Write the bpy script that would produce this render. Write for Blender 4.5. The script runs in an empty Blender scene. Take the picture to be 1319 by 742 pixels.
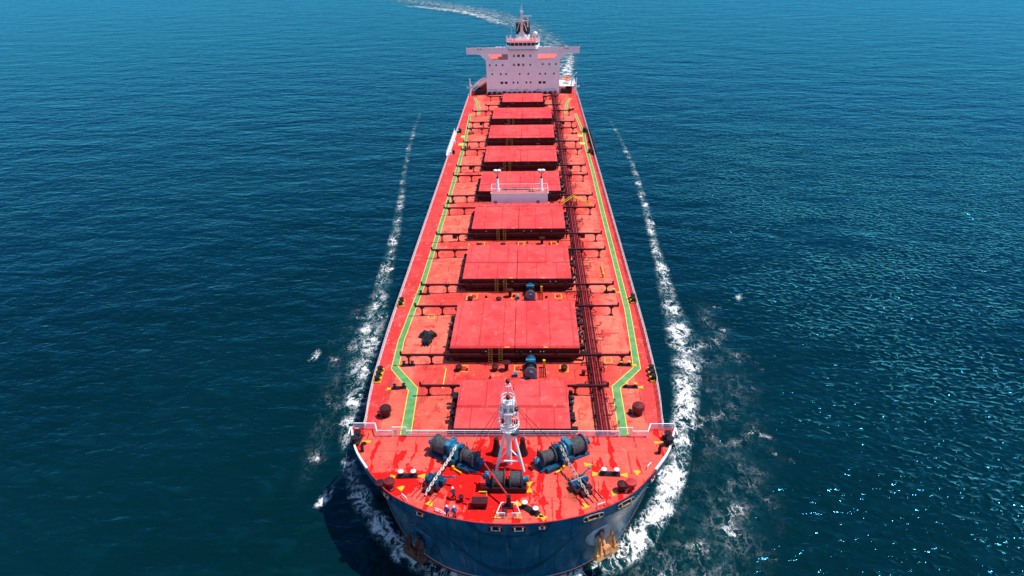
import bpy, bmesh, math, random
from mathutils import Vector, Matrix, noise
random.seed(7)
R = math.radians
SC = bpy.context.scene
COL = SC.collection
D = 8.5            # height of the main deck edge above the water
FC = 11.5          # height of the forecastle deck above the water

# ------------------------------------------------------------------ camera, sky, sun, exposure
cam = bpy.data.cameras.new('camera'); camo = bpy.data.objects.new('camera', cam); COL.objects.link(camo)
SC.camera = camo
cam.sensor_fit = 'HORIZONTAL'; cam.sensor_width = 36.0; cam.lens = 880.0 * 36.0 / 1319.0
cam.clip_start = 0.5; cam.clip_end = 30000.0
pitch, yaw, roll = 0.491901, -0.02889, -0.016522
fw = Vector((math.sin(yaw) * math.cos(pitch), math.cos(yaw) * math.cos(pitch), -math.sin(pitch)))
ri = Vector((math.cos(yaw), -math.sin(yaw), 0)); up = ri.cross(fw)
ri2 = ri * math.cos(roll) + up * math.sin(roll); up2 = up * math.cos(roll) - ri * math.sin(roll)
m = Matrix((ri2, up2, -fw)).transposed().to_4x4(); m.translation = Vector((2.386, 0, 63.494 + D))
camo.matrix_world = m

sun_dir = Vector((0.47, 0.05, 1.0)).normalized()
w = bpy.data.worlds.new('World'); SC.world = w; w.use_nodes = True
nt = w.node_tree; nt.nodes.clear()
sky = nt.nodes.new('ShaderNodeTexSky'); sky.sky_type = 'NISHITA'; sky.sun_disc = False
sky.sun_elevation = math.asin(sun_dir.z); sky.sun_rotation = math.atan2(sun_dir.x, sun_dir.y)
sky.air_density = 1.0; sky.dust_density = 0.0; sky.ozone_density = 3.0
bg = nt.nodes.new('ShaderNodeBackground'); bg.inputs['Strength'].default_value = 0.15
wo = nt.nodes.new('ShaderNodeOutputWorld')
hs_ = nt.nodes.new('ShaderNodeHueSaturation'); hs_.inputs['Saturation'].default_value = 1.05; hs_.inputs['Value'].default_value = 1.0
nt.links.new(sky.outputs[0], hs_.inputs['Color']); nt.links.new(hs_.outputs[0], bg.inputs['Color']); nt.links.new(bg.outputs[0], wo.inputs['Surface'])

sl = bpy.data.lights.new('sun', 'SUN'); so = bpy.data.objects.new('sun', sl); COL.objects.link(so)
sl.energy = 4.6; sl.angle = R(0.53); sl.color = (1.0, 0.955, 0.89)
so.location = (150, 60, 300); so.rotation_euler = sun_dir.to_track_quat('Z', 'Y').to_euler()

SC.view_settings.view_transform = 'Standard'; SC.view_settings.look = 'None'
SC.view_settings.exposure = 0.12; SC.view_settings.gamma = 1.0; SC.view_settings.use_curve_mapping = False
SC.cycles.max_bounces = 6; SC.cycles.transparent_max_bounces = 12
SC.cycles.caustics_reflective = False; SC.cycles.caustics_refractive = False

# ------------------------------------------------------------------ node helpers and materials
class NT:
    def __init__(s, name):
        s.mat = bpy.data.materials.new(name); s.mat.use_nodes = True
        s.t = s.mat.node_tree; s.t.nodes.clear()
        s.out = s.n('ShaderNodeOutputMaterial')
    def n(s, t, **k):
        x = s.t.nodes.new(t)
        for a, b in k.items(): setattr(x, a, b)
        return x
    def l(s, a, b): s.t.links.new(a, b)
    def put(s, sock, v):
        if hasattr(v, 'links'): s.l(v, sock)
        elif v is not None: sock.default_value = v
    def pos(s): return s.n('ShaderNodeNewGeometry').outputs['Position']
    def map(s, vec, scale=(1, 1, 1), rot=(0, 0, 0), loc=(0, 0, 0)):
        x = s.n('ShaderNodeMapping'); s.l(vec, x.inputs['Vector'])
        x.inputs['Scale'].default_value = scale; x.inputs['Rotation'].default_value = rot; x.inputs['Location'].default_value = loc
        return x.outputs[0]
    def noise(s, vec, scale, detail=4, rough=0.55, dist=0.0):
        x = s.n('ShaderNodeTexNoise'); s.l(vec, x.inputs['Vector'])
        x.inputs['Scale'].default_value = scale; x.inputs['Detail'].default_value = detail
        x.inputs['Roughness'].default_value = rough; x.inputs['Distortion'].default_value = dist
        return x.outputs['Fac']
    def ramp(s, f, a, b, va=0.0, vb=1.0):
        x = s.n('ShaderNodeMapRange', interpolation_type='SMOOTHSTEP'); s.put(x.inputs[0], f)
        x.inputs[1].default_value = a; x.inputs[2].default_value = b; x.inputs[3].default_value = va; x.inputs[4].default_value = vb
        return x.outputs[0]
    def math(s, op, a, b=None, c=None):
        x = s.n('ShaderNodeMath', operation=op); s.put(x.inputs[0], a)
        if b is not None: s.put(x.inputs[1], b)
        if c is not None: s.put(x.inputs[2], c)
        return x.outputs[0]
    def mix(s, f, a, b):
        x = s.n('ShaderNodeMix', data_type='RGBA'); s.put(x.inputs[0], f)
        for sock, v in ((x.inputs[6], a), (x.inputs[7], b)):
            if hasattr(v, 'links'): s.l(v, sock)
            else: sock.default_value = (*v, 1)
        return x.outputs[2]
    def bump(s, h, strength=0.3, dist=0.1, normal=None):
        x = s.n('ShaderNodeBump'); s.l(h, x.inputs['Height'])
        x.inputs['Strength'].default_value = strength; x.inputs['Distance'].default_value = dist
        if normal is not None: s.l(normal, x.inputs['Normal'])
        return x.outputs[0]
    def bsdf(s, base, rough=0.5, metal=0.0, normal=None, spec=None, ior=None):
        x = s.n('ShaderNodeBsdfPrincipled')
        if hasattr(base, 'links'): s.l(base, x.inputs['Base Color'])
        else: x.inputs['Base Color'].default_value = (*base, 1)
        s.put(x.inputs['Roughness'], rough); x.inputs['Metallic'].default_value = metal
        if spec is not None: x.inputs['Specular IOR Level'].default_value = spec
        if ior is not None: x.inputs['IOR'].default_value = ior
        if normal is not None: s.l(normal, x.inputs['Normal'])
        s.l(x.outputs[0], s.out.inputs['Surface'])
        return x

def simple(name, c, rough=0.5, metal=0.0, var=0.25, scale=1.2, spec=0.35, dirt=None, dirt_amt=0.0):
    t = NT(name); p = t.pos()
    n1 = t.noise(p, scale, 5)
    a = tuple(v * (1 - var) for v in c); b = tuple(min(1, v * (1 + var * 0.6)) for v in c)
    col = t.mix(t.ramp(n1, 0.3, 0.7), a, b)
    if dirt:
        n2 = t.noise(p, scale * 2.7, 6, 0.65)
        col = t.mix(t.ramp(n2, 0.62 - dirt_amt * 0.25, 0.75 - dirt_amt * 0.2), col, dirt)
    t.bsdf(col, rough, metal, spec=spec)
    return t.mat

M = {}
M['maroon'] = simple('dark_maroon_paint', (0.055, 0.006, 0.010), 0.5, var=0.4)
M['maroon2'] = simple('maroon_paint', (0.16, 0.012, 0.016), 0.5, var=0.4)
M['shaded_coaming'] = simple('shade_darkened_maroon', (0.045, 0.005, 0.007), 0.5, var=0.4, dirt=(0.05, 0.01, 0.01), dirt_amt=0.5)  # maroon darkened to near black: shade of the hatch sides painted in
M['black'] = simple('black_steel', (0.012, 0.012, 0.015), 0.45, var=0.3)
M['tarp'] = simple('black_canvas', (0.010, 0.011, 0.014), 0.35, var=0.4, scale=2.5)
M['rope'] = simple('wound_mooring_rope', (0.075, 0.078, 0.085), 0.75, var=0.5, scale=5, spec=0.2)
M['grey'] = simple('grey_steel', (0.22, 0.23, 0.25), 0.45, var=0.3)
M['white'] = simple('white_paint', (0.80, 0.80, 0.80), 0.4, var=0.08)
M['lilac'] = simple('white_house_paint', (0.85, 0.91, 0.94), 0.45, var=0.05, scale=0.35, dirt=(0.64, 0.66, 0.68), dirt_amt=0.12)
M['rail'] = simple('white_railing_paint', (0.88, 0.86, 0.85), 0.45, var=0.12)
M['green'] = None
M['yellow'] = simple('yellow_paint', (0.82, 0.46, 0.02), 0.5, var=0.25, scale=2.0)
M['yellowline'] = simple('yellow_line_paint', (0.80, 0.66, 0.10), 0.6, var=0.2, scale=2.5)
M['blue'] = simple('blue_machinery_paint', (0.010, 0.085, 0.165), 0.4, var=0.35, dirt=(0.01, 0.03, 0.06), dirt_amt=0.5)
M['lightblue'] = simple('light_blue_paint', (0.03, 0.22, 0.36), 0.4, var=0.35, dirt=(0.01, 0.03, 0.05), dirt_amt=0.5)
M['siderail'] = simple('weathered_railing_paint', (0.66, 0.53, 0.53), 0.5, var=0.2)
M['ladder'] = simple('dull_yellow_paint', (0.24, 0.13, 0.02), 0.55, var=0.3)
M['redpaint'] = simple('red_fitting_paint', (0.55, 0.03, 0.03), 0.5, var=0.3)
M['rust'] = simple('rusty_iron', (0.84, 0.34, 0.11), 0.75, var=0.45, scale=1.4, spec=0.2, dirt=(0.62, 0.48, 0.40), dirt_amt=0.5)
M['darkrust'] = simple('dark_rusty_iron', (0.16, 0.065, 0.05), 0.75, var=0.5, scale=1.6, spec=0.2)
M['chain'] = simple('pale_chain_steel', (0.70, 0.66, 0.60), 0.6, var=0.35, scale=2.2, dirt=(0.30, 0.13, 0.07), dirt_amt=0.25)
M['rustchain'] = simple('stained_chain_steel', (0.60, 0.50, 0.42), 0.6, var=0.4, scale=2.2, dirt=(0.32, 0.12, 0.05), dirt_amt=0.7)
M['orange'] = simple('orange_fibreglass', (0.80, 0.16, 0.03), 0.35, var=0.1)
M['glass'] = simple('dark_window_glass', (0.012, 0.013, 0.018), 0.08, var=0.1, spec=0.5)
M['shade_window'] = simple('curtained_window_glass', (0.26, 0.22, 0.26), 0.2, var=0.15)
M['overalls'] = simple('blue_overalls', (0.045, 0.12, 0.32), 0.85, var=0.3, scale=6, spec=0.1)
M['darkoveralls'] = simple('dark_overalls', (0.03, 0.04, 0.07), 0.85, var=0.3, scale=6, spec=0.1)
M['skin'] = simple('skin', (0.45, 0.24, 0.16), 0.6, var=0.1)
M['helmet'] = simple('white_helmet_plastic', (0.82, 0.82, 0.82), 0.3, var=0.03)
M['teal'] = simple('dark_teal_paint', (0.02, 0.10, 0.12), 0.4, var=0.3)
M['roofred'] = simple('red_roof_deck', (0.78, 0.13, 0.10), 0.6, var=0.2)
M['bolster'] = simple('grey_bolster_plate', (0.48, 0.50, 0.53), 0.45, var=0.25)

def deck_material(name, kind):
    t = NT(name); p = t.pos()
    sep = t.n('ShaderNodeSeparateXYZ'); t.l(p, sep.inputs[0]); X, Y = sep.outputs[0], sep.outputs[1]
    big = t.noise(p, 0.16, 4, 0.6); mid = t.noise(p, 0.8, 5, 0.6); fine = t.noise(p, 5.0, 4, 0.7)
    if kind == 'main':
        ax = t.math('ABSOLUTE', X)
        inner = t.ramp(ax, 18.6, 19.6, 1.0, 0.0)
        c_in = t.mix(t.ramp(big, 0.35, 0.65), (0.80, 0.110, 0.070), (0.85, 0.175, 0.112))
        c_out = t.mix(t.ramp(big, 0.35, 0.65), (0.76, 0.038, 0.038), (0.80, 0.066, 0.060))
        col = t.mix(inner, c_out, c_in)
        # cross decks between the hatches are painted a stronger red
        ph = t.math('FRACT', t.math('DIVIDE', t.math('SUBTRACT', Y, 91.94), 24.189))
        cross = t.math('MULTIPLY', t.ramp(ph, 0.645, 0.655), t.ramp(ax, 15.0, 17.5, 1.0, 0.0))
        cross = t.math('MULTIPLY', cross, t.ramp(big, 0.30, 0.52, 0.4, 1.0))
        col = t.mix(t.math('MULTIPLY', cross, 0.75), col, (0.80, 0.035, 0.030))
        plates = (0.105, 0.40); pm = 0.22
    elif kind == 'hatch':
        col = t.mix(t.ramp(big, 0.35, 0.65), (0.76, 0.050, 0.054), (0.80, 0.085, 0.080))
        plates = (0.26, 0.065); pm = 0.18
    else:
        col = t.mix(t.ramp(big, 0.35, 0.65), (0.82, 0.085, 0.062), (0.84, 0.120, 0.085))
        plates = (0.10, 0.25); pm = 0.15
    # plating: each plate a slightly different tint, thin weld seams
    br = t.n('ShaderNodeTexBrick'); t.l(t.map(p, (plates[0], plates[1], 1)), br.inputs['Vector'])
    br.inputs['Scale'].default_value = 1.0; br.inputs['Mortar Size'].default_value = 0.011 if kind != 'hatch' else 0.022
    br.inputs['Color1'].default_value = (0, 0, 0, 1); br.inputs['Color2'].default_value = (1, 1, 1, 1); br.inputs['Mortar'].default_value = (0.5, 0.5, 0.5, 1)
    br.inputs['Brick Width'].default_value = 1.0; br.inputs['Row Height'].default_value = 1.0
    hsv = t.n('ShaderNodeHueSaturation'); t.l(col, hsv.inputs['Color'])
    v = t.math('MULTIPLY_ADD', br.outputs['Color'], pm * 0.8, 1 - pm * 0.5); v = t.math('ADD', v, t.math('MULTIPLY', t.math('SUBTRACT', mid, 0.5), 0.7))
    t.l(v, hsv.inputs['Value']); col = hsv.outputs[0]
    col = t.mix(t.math('MULTIPLY', br.outputs['Fac'], 0.65), col, (0.36, 0.012, 0.014))
    # patches of fresh red primer with ragged edges
    pn = t.noise(t.map(p, (0.30, 0.55, 1), loc=(11, 3, 0)), 1.0, 7, 0.68)
    col = t.mix(t.ramp(pn, 0.58, 0.63, 0.0, 0.85 if kind == 'main' else 0.55), col, (0.72, 0.022, 0.022) if kind != 'main' else (0.70, 0.030, 0.032))
    gr = t.noise(t.map(p, (0.55, 0.28, 1), loc=(3, 17, 0)), 1.0, 7, 0.7)
    col = t.mix(t.ramp(gr, 0.50, 0.66, 0.0, 0.70 if kind == 'main' else 0.45), col, (0.40, 0.035, 0.028))
    gr2 = t.noise(t.map(p, (0.8, 0.5, 1), loc=(23, 1, 0)), 1.0, 6, 0.7)
    col = t.mix(t.ramp(gr2, 0.56, 0.66, 0.0, 0.55 if kind == 'main' else 0.30), col, (0.86, 0.24, 0.16))
    if kind == 'fore':
        # wet runs of bright red, running fore and aft
        wob = t.noise(t.map(p, (1, 0.8, 1)), 0.42, 4, 0.6)
        xs = t.math('ADD', X, t.math('MULTIPLY', t.math('SUBTRACT', wob, 0.5), 1.5))
        cmb = t.n('ShaderNodeCombineXYZ'); t.l(xs, cmb.inputs[0]); t.l(t.math('MULTIPLY', Y, 0.022), cmb.inputs[1])
        st = t.math('ADD', t.math('MULTIPLY', xs, 0.055), t.math('MULTIPLY', t.noise(cmb.outputs[0], 0.5, 2, 0.5), 0.35))
        th = t.math('ABSOLUTE', t.math('SUBTRACT', t.math('FRACT', t.math('MULTIPLY', st, 7.0)), 0.5))
        wid = t.ramp(t.noise(p, 0.45, 4, 0.6), 0.33, 0.66, 0.0, 0.20)
        streak = t.math('LESS_THAN', th, wid)
        dx = t.math('DIVIDE', t.math('ADD', X, 2.6), 6.2); dy = t.math('DIVIDE', t.math('SUBTRACT', Y, 63.5), 6.5)
        rr = t.math('ADD', t.math('MULTIPLY', dx, dx), t.math('MULTIPLY', dy, dy))
        pool = t.ramp(t.math('ADD', rr, t.math('MULTIPLY', t.math('SUBTRACT', t.noise(p, 0.45, 5, 0.65), 0.5), 4.2)), 0.9, 1.1, 1.0, 0.0)
        dx2 = t.math('DIVIDE', t.math('ADD', X, 14.0), 5.0); dy2 = t.math('DIVIDE', t.math('SUBTRACT', Y, 62.6), 2.6)
        rr2 = t.math('ADD', t.math('MULTIPLY', dx2, dx2), t.math('MULTIPLY', dy2, dy2))
        pool2 = t.ramp(t.math('ADD', rr2, t.math('MULTIPLY', t.math('SUBTRACT', t.noise(t.map(p, (1, 1, 1), loc=(5, 5, 5)), 0.6, 5, 0.7), 0.5), 4.0)), 0.7, 0.8, 1.0, 0.0)
        wet = t.math('MAXIMUM', streak, t.math('MAXIMUM', pool, pool2))
        edge_ = t.ramp(t.noise(p, 1.6, 4, 0.6), 0.45, 0.6)
        col = t.mix(t.math('MULTIPLY', wet, 0.95), col, t.mix(edge_, (0.62, 0.003, 0.003), (0.86, 0.004, 0.004)))
        # rust washed off the starboard chain
        dx3 = t.math('DIVIDE', t.math('SUBTRACT', X, 7.6), 0.9); dy3 = t.math('DIVIDE', t.math('SUBTRACT', Y, 61.6), 2.6)
        rr3 = t.math('ADD', t.math('MULTIPLY', dx3, dx3), t.math('MULTIPLY', dy3, dy3))
        rs = t.ramp(t.math('ADD', rr3, t.math('MULTIPLY', t.math('SUBTRACT', mid, 0.5), 2.5)), 0.3, 1.1, 0.8, 0.0)
        col = t.mix(rs, col, (0.30, 0.07, 0.025))
    # worn specks
    spk = t.ramp(t.noise(p, 2.4, 4, 0.6), 0.645, 0.685)
    col = t.mix(t.math('MULTIPLY', spk, 0.8 if kind != 'hatch' else 0.25), col, (0.10, 0.012, 0.012))
    lsp = t.ramp(t.noise(t.map(p, (1, 1, 1), loc=(31, 7, 0)), 1.7, 5, 0.65), 0.64, 0.69)
    col = t.mix(t.math('MULTIPLY', lsp, 0.55 if kind == 'main' else 0.2), col, (0.85, 0.42, 0.34))
    if kind == 'hatch':
        sr = t.noise(t.map(p, (1.6, 0.10, 1)), 1.0, 5, 0.7)
        col = t.mix(t.ramp(sr, 0.58, 0.72, 0.0, 0.45), col, (0.62, 0.040, 0.045))
        sr2 = t.noise(t.map(p, (1.1, 0.16, 1), loc=(9, 2, 0)), 1.0, 5, 0.7)
        col = t.mix(t.ramp(sr2, 0.60, 0.75, 0.0, 0.4), col, (0.85, 0.17, 0.15))
    nb = t.bump(fine, 0.12, 0.05, t.bump(mid, 0.25, 0.15))
    t.bsdf(col, t.ramp(mid, 0.3, 0.7, 0.6, 0.8), 0.0, nb, spec=0.14)
    return t.mat
M['deck'] = deck_material('red_main_deck_paint', 'main')
M['fore'] = deck_material('red_forecastle_paint', 'fore')
M['hatch'] = deck_material('red_hatch_paint', 'hatch')

def green_material():
    t = NT('green_walkway_paint'); p = t.pos()
    n1 = t.noise(p, 0.7, 5); n2 = t.noise(p, 3.5, 5, 0.7)
    col = t.mix(t.ramp(n1, 0.35, 0.65), (0.10, 0.27, 0.085), (0.16, 0.36, 0.13))
    col = t.mix(t.ramp(n2, 0.60, 0.72, 0.0, 0.6), col, (0.42, 0.42, 0.28))
    t.bsdf(col, 0.6, spec=0.25); return t.mat
M['green'] = green_material()

def hull_material():
    t = NT('dark_blue_hull_paint'); p = t.pos()
    sep = t.n('ShaderNodeSeparateXYZ'); t.l(p, sep.inputs[0]); Z = sep.outputs[2]
    n1 = t.noise(p, 0.22, 5, 0.6); n2 = t.noise(t.map(p, (1.2, 1.2, 0.12)), 1.0, 6, 0.65)
    col = t.mix(t.ramp(n1, 0.35, 0.65), (0.007, 0.080, 0.155), (0.014, 0.120, 0.215))
    col = t.mix(t.ramp(n2, 0.52, 0.72, 0.0, 0.7), col, (0.13, 0.21, 0.27))
    n3 = t.noise(t.map(p, (0.9, 0.9, 0.10), loc=(3, 8, 1)), 1.0, 6, 0.7)
    col = t.mix(t.ramp(n3, 0.66, 0.80, 0.0, 0.55), col, (0.16, 0.09, 0.06))
    br = t.n('ShaderNodeTexBrick'); t.l(t.map(p, (0.14, 0.14, 0.45)), br.inputs['Vector'])
    br.inputs['Scale'].default_value = 1.0; br.inputs['Mortar Size'].default_value = 0.012
    col = t.mix(t.math('MULTIPLY', br.outputs['Fac'], 0.5), col, (0.006, 0.02, 0.04))
    zz = t.math('ADD', Z, t.math('MULTIPLY', t.math('SUBTRACT', n1, 0.5), 0.15))
    col = t.mix(t.math('LESS_THAN', zz, 0.75), col, (0.62, 0.45, 0.45))
    col = t.mix(t.math('LESS_THAN', zz, 0.58), col, (0.16, 0.028, 0.025))
    t.bsdf(col, t.ramp(n1, 0.3, 0.7, 0.22, 0.38), 0.0, t.bump(n1, 0.3, 0.4), spec=0.3)
    return t.mat
M['hull'] = hull_material()

# ------------------------------------------------------------------ mesh builder
class MB:
    def __init__(s): s.v = []; s.f = []; s.m = Matrix.Identity(4)
    def add(s, vs, fs):
        b = len(s.v); s.v += [s.m @ Vector(v) for v in vs]; s.f += [tuple(i + b for i in f) for f in fs]; return s
    def box(s, c, d, rz=0.0, rx=0.0, taper=1.0):
        x, y, z = d[0] / 2, d[1] / 2, d[2] / 2
        vs = [Vector((sx * x * (taper if sz > 0 else 1), sy * y * (taper if sz > 0 else 1), sz * z)) for sz in (-1, 1) for sx, sy in ((-1, -1), (1, -1), (1, 1), (-1, 1))]
        r = Matrix.Rotation(rz, 3, 'Z') @ Matrix.Rotation(rx, 3, 'X')
        return s.add([r @ v + Vector(c) for v in vs], [(3, 2, 1, 0), (4, 5, 6, 7), (0, 1, 5, 4), (1, 2, 6, 5), (2, 3, 7, 6), (3, 0, 4, 7)])
    def cyl(s, p0, p1, r0, r1=None, n=12, cap=True):
        r1 = r0 if r1 is None else r1; p0, p1 = Vector(p0), Vector(p1); a = (p1 - p0).normalized()
        u = a.orthogonal().normalized(); v = a.cross(u); vs = []
        for p, r in ((p0, r0), (p1, r1)):
            vs += [p + (u * math.cos(2 * math.pi * i / n) + v * math.sin(2 * math.pi * i / n)) * r for i in range(n)]
        fs = [(i, (i + 1) % n, n + (i + 1) % n, n + i) for i in range(n)]
        if cap: fs += [tuple(range(n - 1, -1, -1)), tuple(range(n, 2 * n))]
        return s.add(vs, fs)
    def tube(s, pts, r, n=6):
        for a, b in zip(pts[:-1], pts[1:]): s.cyl(a, b, r, n=n)
        return s
    def lathe(s, prof, c=(0, 0, 0), n=20, axis='Z'):
        vs = []
        for r, h in prof:
            for i in range(n):
                a = 2 * math.pi * i / n; q = (r * math.cos(a), r * math.sin(a), h)
                if axis == 'X': q = (h, q[0], q[1])
                if axis == 'Y': q = (q[0], h, q[1])
                vs.append(Vector(q) + Vector(c))
        k = len(prof); fs = []
        for j in range(k - 1):
            fs += [(j * n + i, j * n + (i + 1) % n, (j + 1) * n + (i + 1) % n, (j + 1) * n + i) for i in range(n)]
        fs += [tuple(range(n - 1, -1, -1)), tuple(range((k - 1) * n, k * n))]
        return s.add(vs, fs)
    def ball(s, c, r, sz=1.0, n=12):
        return s.lathe([(r * math.sin(math.pi * (j + 0.02) / 8.04), -r * sz * math.cos(math.pi * (j + 0.02) / 8.04)) for j in range(9)], c, n)
    def prism(s, poly, y0, y1, plane='XZ'):
        n = len(poly)
        if plane == 'XZ': vs = [(a, y0, b) for a, b in poly] + [(a, y1, b) for a, b in poly]
        elif plane == 'XY': vs = [(a, b, y0) for a, b in poly] + [(a, b, y1) for a, b in poly]
        else: vs = [(y0, a, b) for a, b in poly] + [(y1, a, b) for a, b in poly]
        return s.add(vs, [tuple(range(n)), tuple(range(2 * n - 1, n - 1, -1))] + [(i, n + i, n + (i + 1) % n, (i + 1) % n) for i in range(n)])
    def build(s, name, mat, parent=None, loc=(0, 0, 0), rz=0.0, smooth=False):
        me = bpy.data.meshes.new(name); me.from_pydata([tuple(v) for v in s.v], [], s.f); me.validate()
        bm = bmesh.new(); bm.from_mesh(me); bmesh.ops.recalc_face_normals(bm, faces=bm.faces); bm.to_mesh(me); bm.free()
        me.materials.append(M[mat] if isinstance(mat, str) else mat)
        if smooth:
            for f in me.polygons: f.use_smooth = True
            try: me.set_sharp_from_angle(angle=R(40))
            except Exception: pass
        o = bpy.data.objects.new(name, me); COL.objects.link(o)
        o.location = loc; o.rotation_euler = (0, 0, rz)
        if parent is not None:
            o.parent = parent
            if parent is SHIP: o.matrix_parent_inverse = Matrix.Translation(-SHIP_LOC)
        return o

def each(name, mat, parent, makers, loc=(0, 0, 0), rz=0.0, smooth=False):
    # one object for every separate piece
    out = []
    for fn in makers:
        mb = MB(); fn(mb); out.append(mb.build(name, mat, parent, loc, rz, smooth))
    return out

def tag(o, label=None, cat=None, group=None, kind=None):
    if label: o['label'] = label
    if cat: o['category'] = cat
    if group: o['group'] = group
    if kind: o['kind'] = kind
    return o

def copy_part(o, loc, rz=None, parent=None):
    c = o.copy(); COL.objects.link(c); c.location = loc
    if rz is not None: c.rotation_euler = (0, 0, rz)
    if parent is not None: c.parent = parent
    for ch in o.children:
        d = ch.copy(); COL.objects.link(d); d.parent = c
    return c

SHIP_LOC = Vector((0, 190, 0))
SHIP = bpy.data.objects.new('bulk_carrier', None); COL.objects.link(SHIP); SHIP.location = SHIP_LOC
tag(SHIP, 'long red-decked bulk carrier with white bridge house, seen bow first under way', 'ship')

def camber(x): return 0.04 * max(0.0, min(12.0, 22.5 - abs(x)))
def zd(x): return D + camber(x)
def crom(pts, k):
    out = []; n = len(pts); P = [Vector(p) for p in pts]
    for i in range(n - 1):
        a, b, c, d = P[max(i - 1, 0)], P[i], P[i + 1], P[min(i + 2, n - 1)]
        for j in range(k):
            t = j / k
            out.append(0.5 * ((2 * b) + (c - a) * t + (2 * a - 5 * b + 4 * c - d) * t * t + (3 * b - a - 3 * c + d) * t ** 3))
    out.append(P[-1]); return out

# ------------------------------------------------------------------ sea
def sea_material():
    t = NT('sea_water'); p = t.pos()
    a = t.map(p, (0.55, 1.0, 1.0), rot=(0, 0, R(12)))
    n_sw = t.noise(a, 0.070, 2, 0.5, 0.3)
    n_a = t.noise(a, 0.30, 3, 0.55, 0.5)
    b = t.map(p, (0.6, 1.0, 1.0), rot=(0, 0, R(24)))
    n_b = t.noise(b, 0.85, 3, 0.55, 0.4)
    n_r = t.noise(t.map(p, (0.75, 1.0, 1.0), rot=(0, 0, R(28))), 1.05, 0, 0.5, 0.6)
    n_c = t.noise(p, 3.0, 2, 0.5)
    sp = t.n('ShaderNodeSeparateXYZ'); t.l(p, sp.inputs[0])
    # open water on the windward side is choppier than the lee of the hull
    chop = t.math('MULTIPLY', t.ramp(sp.outputs[0], 22.0, 75.0, 0.0, 0.58), t.ramp(sp.outputs[1], 130.0, 330.0, 1.0, 0.12))
    gust = t.ramp(t.noise(t.map(p, (0.7, 1, 1), rot=(0, 0, R(20))), 0.05, 3, 0.6), 0.34, 0.66, 0.35, 1.35)
    h = t.math('ADD', t.math('MULTIPLY', n_sw, 2.3), t.math('MULTIPLY', n_a, 1.15))
    h = t.math('ADD', h, t.math('ADD', t.math('MULTIPLY', n_b, 0.42), t.math('MULTIPLY', n_c, 0.07)))
    rip = t.math('MULTIPLY', t.math('POWER', n_r, 3.4), 2.6)
    h = t.math('ADD', h, t.math('MULTIPLY', rip, t.math('MULTIPLY', chop, gust)))
    nb = t.bump(h, 1.0, 0.46)
    big = t.noise(p, 0.012, 3, 0.5)
    col = t.mix(t.ramp(big, 0.3, 0.7), (0.0004, 0.012, 0.0135), (0.0006, 0.018, 0.022))
    col = t.mix(t.ramp(n_a, 0.50, 0.75, 0.0, 0.6), col, (0.001, 0.026, 0.034))
    df = t.n('ShaderNodeBsdfDiffuse'); t.l(col, df.inputs['Color']); t.l(nb, df.inputs['Normal'])
    gl = t.n('ShaderNodeBsdfGlossy'); gl.inputs['Color'].default_value = (0.07, 0.46, 0.83, 1); gl.inputs['Roughness'].default_value = 0.085; t.l(nb, gl.inputs['Normal'])
    fr_ = t.n('ShaderNodeFresnel'); fr_.inputs['IOR'].default_value = 1.333; t.l(nb, fr_.inputs['Normal'])
    mx = t.n('ShaderNodeMixShader'); t.l(fr_.outputs[0], mx.inputs[0]); t.l(df.outputs[0], mx.inputs[1]); t.l(gl.outputs[0], mx.inputs[2]); t.l(mx.outputs[0], t.out.inputs['Surface'])
    return t.mat
sea = MB(); S = 14000
sea.add([(-S, -S, 0), (S, -S, 0), (S, S, 0), (-S, S, 0)], [(0, 1, 2, 3)])
tag(sea.build('sea', sea_material()), 'deep blue rippled sea around the ship', None, None, 'structure')

def foam_material(name, white=0.85, pale=False):
    t = NT(name); p = t.pos()
    at = t.n('ShaderNodeAttribute', attribute_name='foam_amount'); d = at.outputs['Fac']
    wp = t.n('ShaderNodeVectorMath', operation='ADD')
    nn = t.n('ShaderNodeTexNoise'); t.l(p, nn.inputs['Vector']); nn.inputs['Scale'].default_value = 0.45; nn.inputs['Detail'].default_value = 4
    sc = t.n('ShaderNodeVectorMath', operation='SCALE'); t.l(nn.outputs['Color'], sc.inputs[0]); sc.inputs['Scale'].default_value = 3.0
    t.l(p, wp.inputs[0]); t.l(sc.outputs[0], wp.inputs[1]); q = t.map(wp.outputs[0], (1.25, 0.55, 1))
    l1 = t.math('ABSOLUTE', t.math('SUBTRACT', t.noise(q, 0.26, 5, 0.62), 0.5))
    l2 = t.math('ABSOLUTE', t.math('SUBTRACT', t.noise(q, 0.70, 4, 0.6), 0.5))
    lace = t.math('SUBTRACT', 1.0, t.math('MULTIPLY', t.math('MINIMUM', l1, t.math('MULTIPLY', l2, 1.25)), 7.0))
    cl = t.noise(t.map(p, (1, 1, 1), loc=(4, 9, 0)), 0.22, 4, 0.6)
    val = t.math('ADD', t.math('MULTIPLY', lace, 0.55), t.math('MULTIPLY', cl, 0.75))
    thr = t.math('MULTIPLY_ADD', d, -0.53, 1.02)
    e = t.math('SUBTRACT', val, thr)
    mask = t.ramp(e, -0.01, 0.13, 0.0, 0.95)
    aer = t.ramp(e, -0.50, 0.10, 0.0, 0.42)
    aer = t.math('MULTIPLY', aer, t.ramp(d, 0.02, 0.35))
    mask = t.math('MULTIPLY', mask, t.ramp(d, 0.0, 0.08))
    if pale:
        mask = t.math('MULTIPLY', mask, 0.75)
    alpha = t.math('MAXIMUM', mask, aer)
    col = t.mix(t.ramp(e, -0.12, 0.10), (0.010, 0.145, 0.165), (white, white * 0.985, white * 0.97))
    x = t.bsdf(col, 0.55, 0.0, t.bump(val, 0.6, 0.4), spec=0.3)
    t.l(alpha, x.inputs['Alpha'])
    return t.mat
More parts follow.
